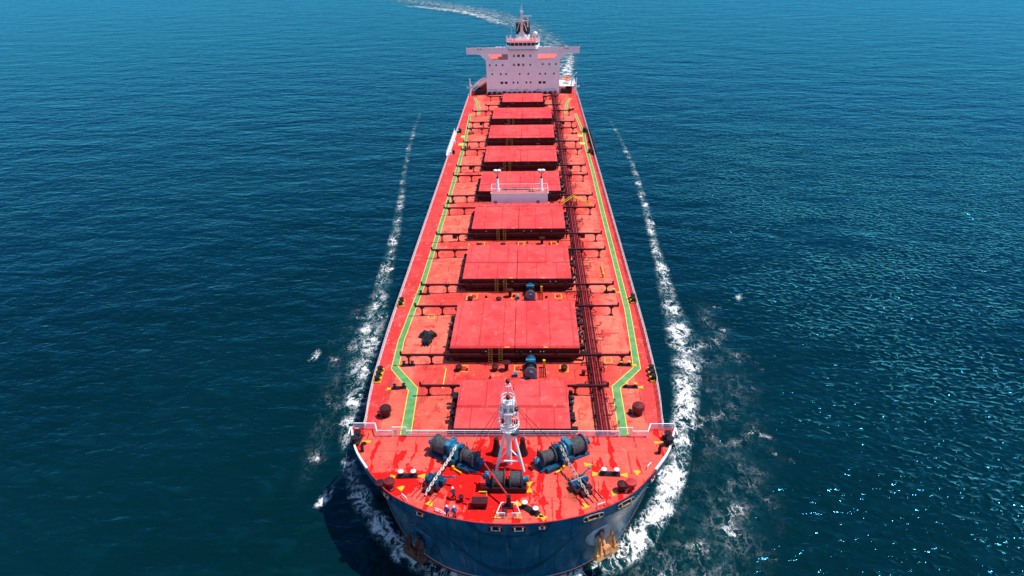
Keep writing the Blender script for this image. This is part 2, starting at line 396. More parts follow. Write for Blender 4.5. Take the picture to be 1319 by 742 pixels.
FOAM = foam_material('white_sea_foam'); PALE = foam_material('pale_wake_foam', 0.60, True)

def foam_strip(name, label, path, zbase=0.03, hump=0.0, mat=None, across=13, peak=1.0, sub=6, taper_ends=True):
    pts = crom([(x, y, 0) for x, y, wd, dn in path], sub); at = crom([(wd, dn, 0) for x, y, wd, dn in path], sub)
    vs = []; dens = []; fs = []
    n = len(pts)
    for i in range(n):
        tgt = (pts[min(i + 1, n - 1)] - pts[max(i - 1, 0)]); tgt.z = 0; tgt.normalize(); nor = Vector((tgt.y, -tgt.x, 0))
        for j in range(across):
            u = 2 * j / (across - 1) - 1
            pr = max(0.0, 1 - abs(u) ** 1.8)
            e = min(1.0, min(i, n - 1 - i) / 4.0) if taper_ends else 1.0
            q = pts[i] + nor * (u * at[i].x * 0.5); q.z = zbase + hump * max(0, at[i].y) * pr ** 1.5 * (0.6 + 0.8 * noise.noise(q * 0.35))
            vs.append(tuple(q)); dens.append(max(0, at[i].y) * pr * peak * e)
    for i in range(n - 1):
        for j in range(across - 1): fs.append((i * across + j, i * across + j + 1, (i + 1) * across + j + 1, (i + 1) * across + j))
    me = bpy.data.meshes.new(name); me.from_pydata(vs, [], fs)
    a = me.attributes.new('foam_amount', 'FLOAT', 'POINT'); a.data.foreach_set('value', dens)
    for f in me.polygons: f.use_smooth = True
    me.materials.append(mat or FOAM)
    o = bpy.data.objects.new(name, me); COL.objects.link(o)
    return tag(o, label, 'foam', None, 'stuff')

foam_strip('bow_foam', 'thick white bow wave foam along the sunlit side of the hull',
    [(4.0, 57.4, 2.6, 0.23), (7.8, 58.7, 3.1, 0.41), (11.2, 59.6, 4.4, 0.57), (14.6, 61.9, 5.0, 0.64), (18.2, 66.0, 5.0, 0.64), (21.6, 71.6, 4.8, 0.59), (24.2, 77.9, 4.6, 0.57), (26.4, 84.9, 4.8, 0.53), (28.7, 92.9, 5.6, 0.52),
     (30.1, 99.5, 6.5, 0.50), (31.6, 106.8, 7.7, 0.45), (32.2, 115.0, 7.7, 0.42), (32.3, 124.2, 5.8, 0.41), (32.6, 134.5, 4.6, 0.39), (33.3, 146.2, 4.0, 0.36), (34.0, 159.6, 3.4, 0.34), (35.0, 175.1, 3.3, 0.33),
     (35.8, 193.3, 3.1, 0.31), (36.7, 218.8, 2.8, 0.29), (36.6, 240.9, 2.6, 0.25), (36.2, 261.4, 2.4, 0.22), (34.8, 290, 2.1, 0.17)], 0.05, 0.7)
foam_strip('lacy_foam', 'thin lacy foam spreading outside the bow wave in sunlight',
    [(14, 54.0, 14.6, 0.20), (19.5, 57.5, 19.9, 0.20), (25.0, 62.4, 20.9, 0.20), (29.4, 69.2, 19.9, 0.18), (32.5, 76.9, 18.8, 0.16), (34.5, 84.0, 17.8, 0.15), (36.2, 92.9, 16.7, 0.15), (37.6, 101.9, 15.7, 0.15), (38.6, 112.2, 13.6, 0.14), (38.8, 121.0, 10.4, 0.13), (38.5, 136, 7.3, 0.06)], 0.02)
foam_strip('side_foam', 'broken white foam line running beside the shaded side of the hull',
    [(-26.0, 79.0, 2.3, 0.22), (-26.6, 84.0, 3.9, 0.32), (-27.2, 90.6, 4.9, 0.37), (-28.0, 97.1, 5.9, 0.39), (-28.7, 104.3, 7.7, 0.39), (-29.2, 112.3, 8.6, 0.38), (-29.7, 120.6, 7.4, 0.35), (-30.3, 129.5, 5.9, 0.33), (-31.1, 140.6, 4.9, 0.32), (-32.1, 153.3, 4.0, 0.32), (-33.0, 165.3, 3.9, 0.32),
     (-35.1, 185.0, 3.4, 0.30), (-37.4, 205.1, 3.1, 0.27), (-40.0, 229.1, 2.8, 0.25), (-42.0, 253.1, 2.7, 0.23), (-43.5, 275.6, 2.7, 0.21), (-44.8, 305, 2.2, 0.15)], 0.04, 0.4)
foam_strip('shaded_foam', 'bluish foam churning in the shadow of the bow',
    [(-26.2, 82.0, 2.7, 0.30), (-24.8, 77.7, 3.1, 0.37), (-22.6, 72.9, 3.8, 0.41), (-20.0, 68.5, 4.1, 0.42), (-16.5, 64.4, 4.7, 0.44), (-12.8, 61.0, 4.9, 0.46), (-8.7, 58.6, 4.5, 0.46), (-4.0, 57.2, 3.6, 0.39), (0.5, 56.6, 2.7, 0.30)], 0.04, 0.5)
foam_strip('lacy_foam', 'faint foam lace drifting outside the shaded side of the hull',
    [(-30.5, 68, 4.5, 0.05), (-30.5, 76, 6.3, 0.11), (-31.0, 85, 7.2, 0.14), (-32.0, 94, 8.1, 0.14), (-33.2, 106, 8.1, 0.14), (-34.0, 120, 7.2, 0.11), (-35.0, 136, 5.4, 0.06)], 0.02)
wk = [(5, 332, 26, .28), (14, 366, 28, .40), (19, 406, 26, .40), (22, 440, 26, .36), (19, 476, 28, .34), (11, 520, 34, .32), (-2, 572, 44, .34), (-22, 625, 52, .36), (-48, 677, 56, .38), (-79, 727, 58, .36), (-112, 769, 60, .34), (-150, 812, 60, .3), (-200, 850, 60, .2)]
foam_strip('wake', 'pale curving wake trailing away behind the stern', wk, 0.03, 0, PALE, 21, 0.85)
foam_strip('wake_crest', 'scattered white foam along the edge of the far wake',
    [(-12, 565, 12, .2), (-22, 592, 16, .36), (-38, 634, 20, .40), (-58, 668, 22, .42), (-80, 694, 22, .40), (-104, 716, 20, .34), (-132, 738, 16, .2)], 0.06, 0.2)
foam_strip('wake_crest', 'white foam breaking just behind the stern beside the house',
    [(16, 330, 6.5, 0.30), (20, 355, 9.1, 0.46), (23, 385, 9.1, 0.49), (26, 412, 7.8, 0.45), (27, 436, 7.8, 0.34), (25, 465, 6.5, 0.22)], 0.06, 0.2)
for i, (x, y, s, dn, lb) in enumerate([(-38.3, 106.9, 2.6, .44, 'thin broken foam patch drifting left of the hull beside the second hatch'), (-26.8, 71.2, 2.4, .48, 'thin broken foam patch at the edge of the bow shadow'), (47.5, 129.5, 2.2, .36, 'short foam streak on open water right of the second hatch')]):
    foam_strip('whitecap', lb, [(x - s * .3, y - s, s * .6, dn * .6), (x, y, s, dn), (x + s * .2, y + s * 1.2, s * .6, dn * .6)], 0.05, 0.1, None, 9, 1.0, 6)

# ------------------------------------------------------------------ hull and decks
rim_c = [(0, 55.0, 3.9), (2.5, 55.1, 3.9), (5, 55.45, 3.9), (8.2, 56.3, 3.9), (11.2, 57.6, 3.9), (14.4, 59.7, 3.85), (17, 62.7, 3.75), (18.8, 65.3, 3.55), (20.1, 67.5, 3.3), (21, 69.6, 3.1), (21.65, 71.6, 3.0), (21.9, 72.6, 3.0),
         (21.25, 76.0, 0.0), (21.8, 82, 0), (22.15, 88, 0), (22.4, 98, 0), (22.5, 106, 0), (22.5, 130, 0), (22.5, 200, 0), (22.5, 270, 0), (22.4, 292, 0), (21.8, 302, 0), (20.3, 312, 0), (17.5, 321, 0), (13.5, 327.4, 0), (7, 328.2, 0), (0, 328.4, 0)]
wl_c = [(0, 57.3), (2.5, 57.4), (5, 57.8), (8.0, 58.9), (10.8, 60.7), (13.5, 63.2), (15.5, 66.2), (17.2, 69.2), (18.5, 71.8), (19.4, 74), (20.2, 76.4), (20.5, 77.8),
        (21.1, 80.5), (21.6, 85), (22.05, 90.5), (22.4, 99), (22.5, 106.5), (22.5, 130), (22.5, 200), (22.5, 268), (22.0, 290), (19.5, 300), (16, 310), (12, 319), (8, 325.4), (4, 326.6), (0, 327)]
rim = crom(rim_c, 4); wl = crom([(a, b, 0) for a, b in wl_c], 4)
for i in range(48, len(rim)): rim[i].z = 0.0
for i in range(45, 48): rim[i].z = 3.0 - 3.0 * (i - 44) / 4
def hull_ring(k):
    # k: 0 rim .. 1 waterline .. beyond = under water
    out = []
    for i, (a, b) in enumerate(zip(rim, wl)):
        zt = D + a.z
        bow = 1.0 if i <= 44 else max(0.0, 1 - (i - 44) / 6)
        if k <= 1:
            drop = 1.5 * bow + 0.8 * (1 - bow)
            if k <= 0.12: u = k / 0.12; z = zt - drop * u; f = 0.05 * u
            else: u = (k - 0.12) / 0.88; z = (zt - drop) * (1 - u); f = 0.05 + 0.95 * (1 - (1 - u) ** 1.55)
            out.append(Vector((a.x + (b.x - a.x) * f, a.y + (b.y - a.y) * f, z)))
        else:
            out.append(Vector((b.x * 0.97, b.y + 0.4, -4.0)))
    return out
ks = [0, 0.06, 0.12, 0.2, 0.3, 0.4, 0.5, 0.6, 0.7, 0.8, 0.9, 1.0, 2.0]
hb = MB(); rings = [hull_ring(k) for k in ks]; N = len(rim)
full = []
for rg in rings: full.append([Vector((-p.x, p.y, p.z)) for p in reversed(rg[1:])] + rg)
W2 = len(full[0]); vs = [p for rg in full for p in rg]; fs = []
for j in range(len(ks) - 1):
    for i in range(W2 - 1): fs.append((j * W2 + i, j * W2 + i + 1, (j + 1) * W2 + i + 1, (j + 1) * W2 + i))
hb.add(vs, fs)
hull = hb.build('hull', 'hull', SHIP, smooth=True)

def half_breadth(y, curve=rim, start=0):
    for a, b in zip(curve[start:-1], curve[start + 1:]):
        if a.y <= y <= b.y: return a.x + (b.x - a.x) * (y - a.y) / max(1e-6, b.y - a.y)
    return curve[-1].x
# main deck, cambered
md = MB(); ys = [72.0, 76, 79, 82, 85, 88, 93, 98, 106, 130, 160, 200, 240, 270, 292, 297, 302, 307, 312, 317, 321, 324, 327.4, 328.3]
rows = []
for y in ys:
    h = (21.0 if y < 76 else half_breadth(y, rim, 48)) - 0.02
    xs = [-h] + [v for v in (-18, -14, -10.5, 0, 10.5, 14, 18)] + [h]
    xs = [max(-h, min(h, x)) for x in xs]
    rows.append([(x, y, D + 0.04 * max(0, min(12.0, (h if y > 300 else 22.5) - abs(x))) - 0.01) for x in xs])
vs = [p for r in rows for p in r]; nx = len(rows[0])
md.add(vs, [(j * nx + i, j * nx + i + 1, (j + 1) * nx + i + 1, (j + 1) * nx + i) for j in range(len(rows) - 1) for i in range(nx - 1)])
md.build('main_deck', 'deck', SHIP)
# forecastle deck, its after bulkhead and the bulwark round the bow
fd = MB(); rr_ = [p for p in rim if p.y <= 71.0]
L = [(max(0.0, p.x - 0.10), p.y + 0.08) for p in rr_]
poly = [(-x, y) for x, y in reversed(L)] + L[1:]
poly = [(-21.3, 71.0)] + poly + [(21.3, 71.0)]
rows = [(x, y) for x, y in L] + [(21.35, 71.0)]
vs = []; fs = []
for x, y in rows: vs += [(-x, y, FC), (x, y, FC)]
fs = [(2 * i, 2 * i + 1, 2 * i + 3, 2 * i + 2) for i in range(len(rows) - 1)]
fd.add(vs, fs)
for s in (-1, 1):
    fd.add([(s * 18.0, 71.0, FC), (s * 21.35, 71.0, FC), (s * 21.75, 72.5, FC), (s * 18.6, 72.5, FC)], [(0, 1, 2, 3)])
fd.build('forecastle_deck', 'fore', SHIP)
bk = MB(); bk.box((0, 71.06, (D + FC) / 2), (36.2, 0.10, FC - D - 0.02))
for s in (-1, 1): bk.box((s * 19.95, 72.44, (D + FC) / 2), (3.2, 0.10, FC - D - 0.02)); bk.box((s * 18.3, 71.75, (D + FC) / 2), (0.1, 1.4, FC - D - 0.02))
bk.build('forecastle_bulkhead', 'redpaint', SHIP)
bw = MB(); edge = rim[:46]; fe = [Vector((-p.x, p.y, p.z)) for p in reversed(edge[1:])] + edge
vs = []; n = len(fe)
for i, p in enumerate(fe):
    inn = Vector((p.x * 0.994, p.y + (0.13 if abs(p.x) < 15 else 0.06), 0))
    vs += [(p.x, p.y, D + p.z), (p.x, p.y, D + p.z + 0.05), (inn.x, inn.y, D + p.z + 0.05), (inn.x, inn.y, FC - 0.02)]
fs = [(4 * i + k, 4 * i + k + 1, 4 * i + k + 5, 4 * i + k + 4) for i in range(n - 1) for k in range(3)]
bw.add(vs, fs); bw.build('bulwark', 'redpaint', SHIP)
# white capping plate on the shoulders and the curved end plate where the bulwark stops
for s in (-1, 1):
    g = MB(); pts = [p for p in rim[26:45]]
    vs = []
    for p in pts:
        q = Vector((p.x * s, p.y, D + p.z)); nrm = Vector((s * 0.93, -0.35, 0))
        vs += [q + nrm * 0.03 + Vector((0, 0, -0.28)), q + nrm * 0.05 + Vector((0, 0, 0.10)), q - nrm * 0.20 + Vector((0, 0, 0.12)), q - nrm * 0.20 + Vector((0, 0, 0.055))]
    g.add(vs, [(4 * i + k, 4 * i + k + 1, 4 * i + k + 5, 4 * i + k + 4) for i in range(len(pts) - 1) for k in range(3)])
    g.prism([(71.4, FC), (72.7, FC + 0.15), (73.7, FC - 0.6), (76.0, D + 0.15), (76.0, D), (72.5, FC - 0.7)], s * 21.98, s * 22.12, 'YZ')
    g.build('gunwale_plate', 'rail', SHIP)

# side railings along the main deck with a white gunwale bar
def railing(mb, pts, h=1.05, bars=3, r=0.05, step=1.6, post_r=0.05):
    for a, b in zip(pts[:-1], pts[1:]):
        a, b = Vector(a), Vector(b); ln = (b - a).length
        for k in range(bars):
            z = Vector((0, 0, h * (k + 1) / bars)); mb.cyl(a + z, b + z, r, n=5)
        k = max(1, int(ln / step))
        for j in range(k + 1):
            q = a + (b - a) * j / k; mb.cyl(q, q + Vector((0, 0, h)), post_r, n=5)
for s in (-1, 1):
    g = MB(); ee = [p for p in rim[48:] if p.y < 322]
    pts = [(s * (p.x - 0.06), p.y, D + 0.10) for p in ee]
    railing(g, pts, 1.05, 3, 0.045, 2.0, 0.04)
    vs = []
    for p in ee:
        vs += [(s * (p.x + 0.04), p.y, D - 0.10), (s * (p.x + 0.04), p.y, D + 0.14), (s * (p.x - 0.08), p.y, D + 0.14), (s * (p.x - 0.08), p.y, D)]
    g.add(vs, [(4 * i + k, 4 * i + k + 1, 4 * i + k + 5, 4 * i + k + 4) for i in range(len(ee) - 1) for k in range(3)])
    g.build('side_railing', 'siderail', SHIP)

# forecastle railing
fr = MB(); zf = FC
for s in (-1, 1):
    railing(fr, [(s * 21.5, 72.35, zf), (s * 18.55, 72.35, zf)], 1.05, 3, 0.07, 1.3)
    fr.tube([(s * 18.55, 72.35, zf + 1.05), (s * 18.0, 70.9, zf + 0.95), (s * 17.9, 70.9, zf)], 0.09)
    railing(fr, [(s * 17.9, 70.9, zf), (s * 15.95, 70.9, zf)], 1.0, 3, 0.065, 1.2)
railing(fr, [(-14.1, 70.9, zf), (14.2, 70.9, zf)], 1.0, 3, 0.065, 1.55)
for s, x0, x1 in ((-1, -15.95, -14.1), (1, 14.2, 15.95)):
    fr.tube([(x0, 70.9, zf), (x0, 71.0, zf + 1.5), (x1, 71.0, zf + 1.5), (x1, 70.9, zf)], 0.06)
    fr.tube([(x0, 71.0, zf + 0.95), (x1, 71.0, zf + 0.95)], 0.05)
    for xx in (x0, x1):
        fr.tube([(xx, 71.1, zf + 1.3), (xx, 73.6, D + 1.2), (xx, 73.6, D + .3)], 0.05); fr.tube([(xx, 71.1, zf + 0.6), (xx, 73.6, D + .7)], 0.04)
fr.build('forecastle_railing', 'rail', SHIP)
for s, x0, x1 in ((-1, -15.9, -14.15), (1, 14.25, 15.9)):
    st = MB(); st.box((x0 + 0.05, 72.4, D + 1.6), (0.06, 0.06, 2.8)); st.add([(xx, yy_, zz_) for xx in (x0 + .04, x0 + .1) for yy_, zz_ in ((71.15, FC - .1), (71.45, FC - .1), (73.9, D + .35), (73.6, D + .35))], [(0, 1, 2, 3), (7, 6, 5, 4), (0, 4, 5, 1), (1, 5, 6, 2), (2, 6, 7, 3), (3, 7, 4, 0)])
    for k in range(8): st.box(((x0 + x1) / 2, 71.3 + k * 0.32, FC - 0.2 - k * 0.36), (x1 - x0 - 0.05, 0.3, 0.05))
    st.build('deck_stair', 'grey', SHIP)

# ------------------------------------------------------------------ walkways (painted)
def ribbon(mb, path, off0, off1, dz):
    pts = []
    n = len(path)
    for i, (x, y, wd) in enumerate(path):
        a = Vector(path[max(i - 1, 0)][:2]); b = Vector(path[min(i + 1, n - 1)][:2])
        t1 = (Vector((x, y)) - a).normalized() if i > 0 else (b - Vector((x, y))).normalized()
        t2 = (b - Vector((x, y))).normalized() if i < n - 1 else t1
        tg = (t1 + t2).normalized(); nr = Vector((tg.y, -tg.x)); c = max(0.5, nr.dot(Vector((t1.y, -t1.x))))
        for o in (off0(wd), off1(wd)):
            q = Vector((x, y)) + nr * o / c; pts.append((q.x, q.y, zd(q.x) + dz))
    mb.add(pts, [(2 * i, 2 * i + 1, 2 * i + 3, 2 * i + 2) for i in range(n - 1)])
def dense(path, step=4.0):
    out = []
    for a, b in zip(path[:-1], path[1:]):
        k = max(1, int(abs(b[1] - a[1]) / step))
        for j in range(k): out.append(tuple(a[i] + (b[i] - a[i]) * j / k for i in range(3)))
    return out + [path[-1]]
walks = [[(-14.9, 71.5, 1.75), (-15.55, 85.0, 1.6), (-19.4, 90.9, 1.3), (-19.75, 99, 1.15), (-18.9, 119, 1.1), (-18.5, 165, 0.95), (-18.5, 217, 0.95), (-19.2, 240, 0.9), (-19.6, 257, 0.8)],
         [(15.4, 71.5, 1.45), (15.65, 85.6, 1.4), (19.6, 90.9, 1.25), (19.95, 98, 1.15), (20.45, 109.5, 1.1), (20.5, 160, 1.05), (20.7, 190, 1.0), (20.5, 216, 0.95), (20.9, 228, 0.9), (19.7, 256, 0.8)],
         [(-19.9, 284, 0.8), (-18.4, 276, 0.8), (-16.9, 266, 0.8), (-16.3, 255, 0.8)],
         [(19.4, 281, 0.8), (17.6, 274, 0.8), (16.6, 264, 0.8), (16.1, 255, 0.8)]]
for wpth in walks:
    g = MB(); dp = [(x, y, wd * 0.80) for x, y, wd in dense(wpth)]; ribbon(g, dp, lambda v: -v / 2, lambda v: v / 2, 0.010)
    wo_ = g.build('walkway', 'green', SHIP)
    for sgn in (-1, 1):
        y_ = MB(); ribbon(y_, dp, lambda v: sgn * v / 2, lambda v: sgn * (v / 2 + 0.12), 0.014)
        y_.build('border_line', 'yellowline', wo_)

# ------------------------------------------------------------------ hatches
H0, HP, HL, HW = 91.94, 24.189, 15.35, 20.87
hatches = [(70.6, 83.15, 15.8)] + [(H0 + i * HP, H0 + i * HP + HL, HW) for i in range(7)] + [(H0 + 7 * HP + 0.5, H0 + 7 * HP + HL - 0.5, 15.6)]
hatches[0] = (72.2, 83.15, 15.8)
ZT = D + 3.3
for hi, (y0, y1, wd) in enumerate(hatches):
    yc, ln = (y0 + y1) / 2, y1 - y0; base = D + 0.47
    c = MB(); hwc = wd / 2 - 0.55
    for s in (-1, 1):
        c.box((s * hwc, 0, (base + ZT - 1.0) / 2), (0.25, ln - 1.1, ZT - 1.0 - base))
        c.box((0, s * (ln / 2 - 0.55), (base + ZT - 1.0) / 2), (wd - 1.35, 0.25, ZT - 1.0 - base))
        c.box((s * (hwc + 0.12), 0, ZT - 1.12), (0.55, ln - 0.7, 0.12))
        c.box((0, s * (ln / 2 - 0.32), base + 0.25), (wd - 3, 0.35, 0.5))
        k = int(ln / 1.9)
        for j in range(k): c.box((s * (hwc + 0.30), -ln / 2 + 1.3 + j * 1.9, (base + ZT - 1.2) / 2), (0.35, 0.06, ZT - 1.25 - base))
        k = int(wd / 2.4)
        for j in range(k): c.box((-wd / 2 + 1.5 + j * 2.4, s * (ln / 2 - 0.30), (base + ZT - 1.2) / 2), (0.06, 0.24, ZT - 1.25 - base))
    hatch = c.build('hatch', 'shaded_coaming', SHIP, (0, yc, 0))
    for s in (-1, 1):
        p = MB(); x0, x1 = (0.05, wd / 2) if s > 0 else (-wd / 2, -0.05)
        p.box(((x0 + x1) / 2, 0, ZT - 0.04), (x1 - x0, ln, 0.12))
        p.build('hatch_cover', 'hatch', hatch)
        p = MB(); p.box(((x0 + x1) / 2, 0, ZT - 0.53), (x1 - x0 - 0.06, ln - 0.06, 0.82)); p.build('cover_skirt', 'shaded_coaming', hatch)  # cover sides in the darkened maroon, shade painted into their colour
    f = MB(); rnd = random.Random(hi * 11 + 3)
    for s in (-1, 1):
        yy = -ln / 2 + 0.8
        while yy < ln / 2 - 0.6:
            h_ = rnd.uniform(0.8, 2.1); f = MB(); ox = rnd.uniform(0.1, 0.75); f.box((s * (wd / 2 + ox), yy, base + h_ - 0.3), (rnd.uniform(0.4, 1.0), rnd.uniform(0.25, 0.9), rnd.uniform(0.3, 0.7)), rnd.uniform(-.4, .4))
            f.box((s * (wd / 2 + ox), yy, base + (h_ - 0.3) / 2), (0.24, 0.24, h_ - 0.3)); f.build('hatch_fitting', 'black', hatch)
            yy += rnd.uniform(0.7, 1.5)
        for k in range(3):
            yv = rnd.uniform(-ln / 2 + 1, ln / 2 - 1); f = MB(); f.cyl((s * (wd / 2 + 0.1), yv, base), (s * (wd / 2 + 0.95), yv + rnd.uniform(-.4, .4), base + rnd.uniform(0.5, 1.4)), 0.12, n=6); f.build('hatch_ram', 'black', hatch)
    for k in range(5):
        f = MB(); f.box((rnd.uniform(-wd / 2 + 1, wd / 2 - 1), -ln / 2 - 0.16, ZT - 0.45 + rnd.uniform(-.25, .25)), (rnd.uniform(.2, .5), 0.3, .25)); f.build('hatch_fitting', 'black', hatch)
    for k in range(2):
        s = 1 if k else -1; yv = rnd.uniform(-ln / 2 + 2, ln / 2 - 2)
        v_ = MB(); v_.cyl((s * (wd / 2 + 0.35), yv, base + 1.2), (s * (wd / 2 + 1.0), yv + 0.5, base + 1.5), 0.10, n=6); v_.build('hatch_valve', 'grey', hatch)
        for rb in (0.13, 0.11): v_ = MB(); v_.ball((rnd.uniform(-wd / 2 + 2, wd / 2 - 2), -ln / 2 - 0.14, ZT - 0.62), rb); v_.build('hatch_lamp', 'grey', hatch)
    if 0 < hi < 8:
        for x in (-wd * 0.145 - 0.9 if hi < 3 else -wd * 0.22, -wd * 0.145 + 0.75 if hi < 3 else -wd * 0.15):
            lad = MB(); yl = -ln / 2 - 0.42
            for s in (-1, 1): lad.cyl((x + s * 0.27, yl - 0.35, base), (x + s * 0.27, yl + 0.1, ZT + 0.2), 0.06, n=6)
            for k in range(7): lad.cyl((x - 0.27, yl - 0.35 + k * 0.066, base + 0.3 + k * 0.4), (x + 0.27, yl - 0.35 + k * 0.066, base + 0.3 + k * 0.4), 0.035, n=5)
            lad.build('ladder', 'ladder', hatch)
        each('yellow_mark', 'yellow', hatch, [lambda b, x=x: b.box((x, -ln / 2 + 0.22, ZT + 0.028), (0.75, 0.22, 0.012)) for x in (-1.2, 5.0)])
    # rails that the side-rolling covers run on
    zr = D + 2.3
    for yy, front in ((y0 - 0.12, True), (y1 + 0.25, False)):
        e = 18.5 if wd > 18 else 14.2
        if hi == 0 and front: continue
        yq = yy - (0.12 if front else 0)
        if front: g = MB(); g.box((0, yq, zr - 0.16), (wd - 1.6, 0.26, 0.32)); g.build('rolling_rail', 'maroon', SHIP)
        for s in (-1, 1):
            g = MB(); g.box((s * (e + wd / 2 - 0.8) / 2, yq, zr - 0.16), (e - wd / 2 + 0.8, 0.262, 0.322))
            g.box((s * (e - 0.12), yq, zr + 0.22), (0.3, 0.34, 0.5))
            for px in (e - 1.3, e - 5.0):
                zb = zd(px)
                g.box((s * px, yq, (zb + zr - 0.3) / 2), (0.26, 0.22, zr - 0.3 - zb)); g.box((s * px, yq, zb + 0.06), (0.7, 0.5, 0.12))
                g.prism([(s * px - 0.6, zr - 0.3), (s * px + 0.6, zr - 0.3), (s * px + 0.13, zr - 0.75), (s * px - 0.13, zr - 0.75)], yq - 0.08, yq + 0.08)
            if hi in (3, 5, 7) and front: g.box((s * (e - 4.2), yq, zr - 0.75), (1.0, 0.5, 0.9))
            g.build('rolling_rail', 'maroon', SHIP)

# ------------------------------------------------------------------ pipes along the starboard side (right of the hatches)
for k, (x, z, r, mt) in enumerate([(12.0, 0.75, 0.14, 'maroon'), (12.4, 0.95, 0.09, 'redpaint'), (12.75, 0.75, 0.15, 'maroon2'), (13.15, 0.95, 0.07, 'redpaint'), (13.5, 0.78, 0.12, 'maroon2'), (13.85, 0.7, 0.06, 'redpaint')]):
    g = MB(); g.cyl((x, 71.6, D + 0.45 + z), (x, 287.5, D + 0.45 + z), r, n=10)
    y = 76 + k * 1.3
    while y < 285: g.cyl((x, y, D + .45 + z), (x, y + 0.3, D + .45 + z), r + 0.09, n=10); y += 11.7 + k
    g.build('deck_pipe', mt, SHIP, smooth=True)
y = 74
while y < 286: g = MB(); g.box((12.85, y, D + 0.92), (2.6, 0.16, 0.16)); g.box((11.8, y, D + 0.65), (0.14, 0.16, 0.5)); g.box((13.9, y, D + 0.6), (0.14, 0.16, 0.6)); g.build('pipe_support', 'maroon', SHIP); y += 4.0
rnd = random.Random(5)
for hi in range(9):
    y0, y1, wd = hatches[hi]; yb = y1 + 0.6; ye = yb + 7.6; g = MB()
    for k in range(7):
        yv = rnd.uniform(yb, ye); x = rnd.uniform(11.2, 14.4); g = MB(); g.cyl((x, yv, D + .5), (x, yv, D + rnd.uniform(1.2, 2.1)), rnd.uniform(0.07, 0.16), n=7); g.build('vent_pipe', 'maroon', SHIP)
    for k in range(3):
        yv = rnd.uniform(yb, ye); xa = rnd.uniform(9.2, 11.0); g = MB(); g.tube([(xa, yv, D + .5), (xa, yv, D + 1.0), (13.9, yv, D + 1.1), (14.6, yv, D + .45)], 0.09); g.build('cross_pipe', 'maroon', SHIP)
    g = MB(); g.box((rnd.uniform(10.4, 11.2), rnd.uniform(yb + 1, ye - 1), D + 0.9), (0.5, 0.6, 0.8)); g.build('valve_box', 'maroon', SHIP)
    for k in range(3):
        yv = rnd.uniform(y0 + 2, y1 - 2); g = MB(); g.tube([(13.9, yv, D + .9), (14.8, yv, D + .9), (14.8, yv + 0.7, D + 1.3), (15.2, yv + 1.5, D + .4)], 0.06, 5); g.build('branch_pipe', 'maroon', SHIP)

# ------------------------------------------------------------------ cross-deck fittings
def bollard_pair(name, loc, rz, tops, base_z, k=1.0):
    b = MB(); b.box((0, 0, 0.09), (3.0 * k, 0.9 * k, 0.18)); b.box((0, 0, 0.2), (1.0 * k, 0.5 * k, 0.1))
    for s in (-1, 1): b.lathe([(0.34 * k, 0.15), (0.30 * k, 0.2), (0.30 * k, 0.95 * k), (0.30 * k, 1.0 * k)], (s * 0.95 * k, 0, 0), 14)
    o = b.build(name, 'black', SHIP, (loc[0], loc[1], base_z), rz, True)
    each('bollard_cap', tops, o, [lambda t, s=s: t.lathe([(0.42 * k, 1.0 * k), (0.42 * k, 1.08 * k), (0.3 * k, 1.14 * k), (0.02, 1.15 * k)], (s * 0.95 * k, 0, 0), 14) for s in (-1, 1)], smooth=True)
    each('hazard_wedge', 'yellow', o, [lambda w_, s=s: w_.prism([(s * 1.55 * k, -0.10), (s * 2.65 * k, -0.42), (s * 2.65 * k, 0.42), (s * 1.55 * k, 0.10)], 0.006, 0.012, 'XY') for s in (-1, 1)])
    return o
for x, y, rz, tp in [(-12.8, 63.4, 0.04, 'white'), (12.3, 63.9, -0.04, 'white'), (2.4, 57.95, -0.62, 'white')]:
    bollard_pair('bollard', (x, y), rz, tp, FC, 0.82)
for x, y, rz in [(-17.3, 91.5, 0.0), (-17.75, 85.4, 0.1), (17.7, 91.6, 0.0), (17.9, 85.7, 0.0), (-17.9, 115.6, 0), (17.9, 116.2, 0), (-17.6, 164, 0), (-17.2, 228.5, 0.2), (17.6, 228, 0.2), (18.6, 262, 0), (-17.2, 212, 0)]:
    bollard_pair('bollard', (x, y), rz, 'black' if x < 0 else 'yellow', zd(x), 0.72)

def roller_fairlead(x, y, n):
    s = 1 if x > 0 else -1; b = MB(); b.box((0, 0, 0.14), (1.0, n * 1.25, 0.28)); b.box((s * 0.45, 0, 0.5), (0.12, n * 1.25, 0.8))
    o = b.build('roller_fairlead', 'yellow', SHIP, (x, y, zd(x)), 0)
    each('roller', 'black', o, [lambda r, k=k: r.lathe([(0.5, 0.28), (0.5, 0.34), (0.34, 0.42), (0.32, 0.85), (0.46, 0.92), (0.46, 1.02)], (0, (k - (n - 1) / 2) * 1.25, 0), 14) for k in range(n)], smooth=True)
    each('hazard_wedge', 'yellow', o, [lambda h, k=k: h.prism([(-s * 0.7, (k - (n - 1) / 2) * 1.25 - 0.06), (-s * 1.9, (k - (n - 1) / 2) * 1.25 - 0.2), (-s * 1.9, (k - (n - 1) / 2) * 1.25 + 0.2), (-s * 0.7, (k - (n - 1) / 2) * 1.25 + 0.06)], 0.006, 0.012, 'XY') for k in range(n)])
for x, y, n in [(-21.5, 88.6, 3), (21.7, 89.0, 3), (-21.8, 112.0, 2), (21.9, 113.2, 2), (-21.8, 230.5, 2), (21.8, 230, 2)]: roller_fairlead(x, y, n)

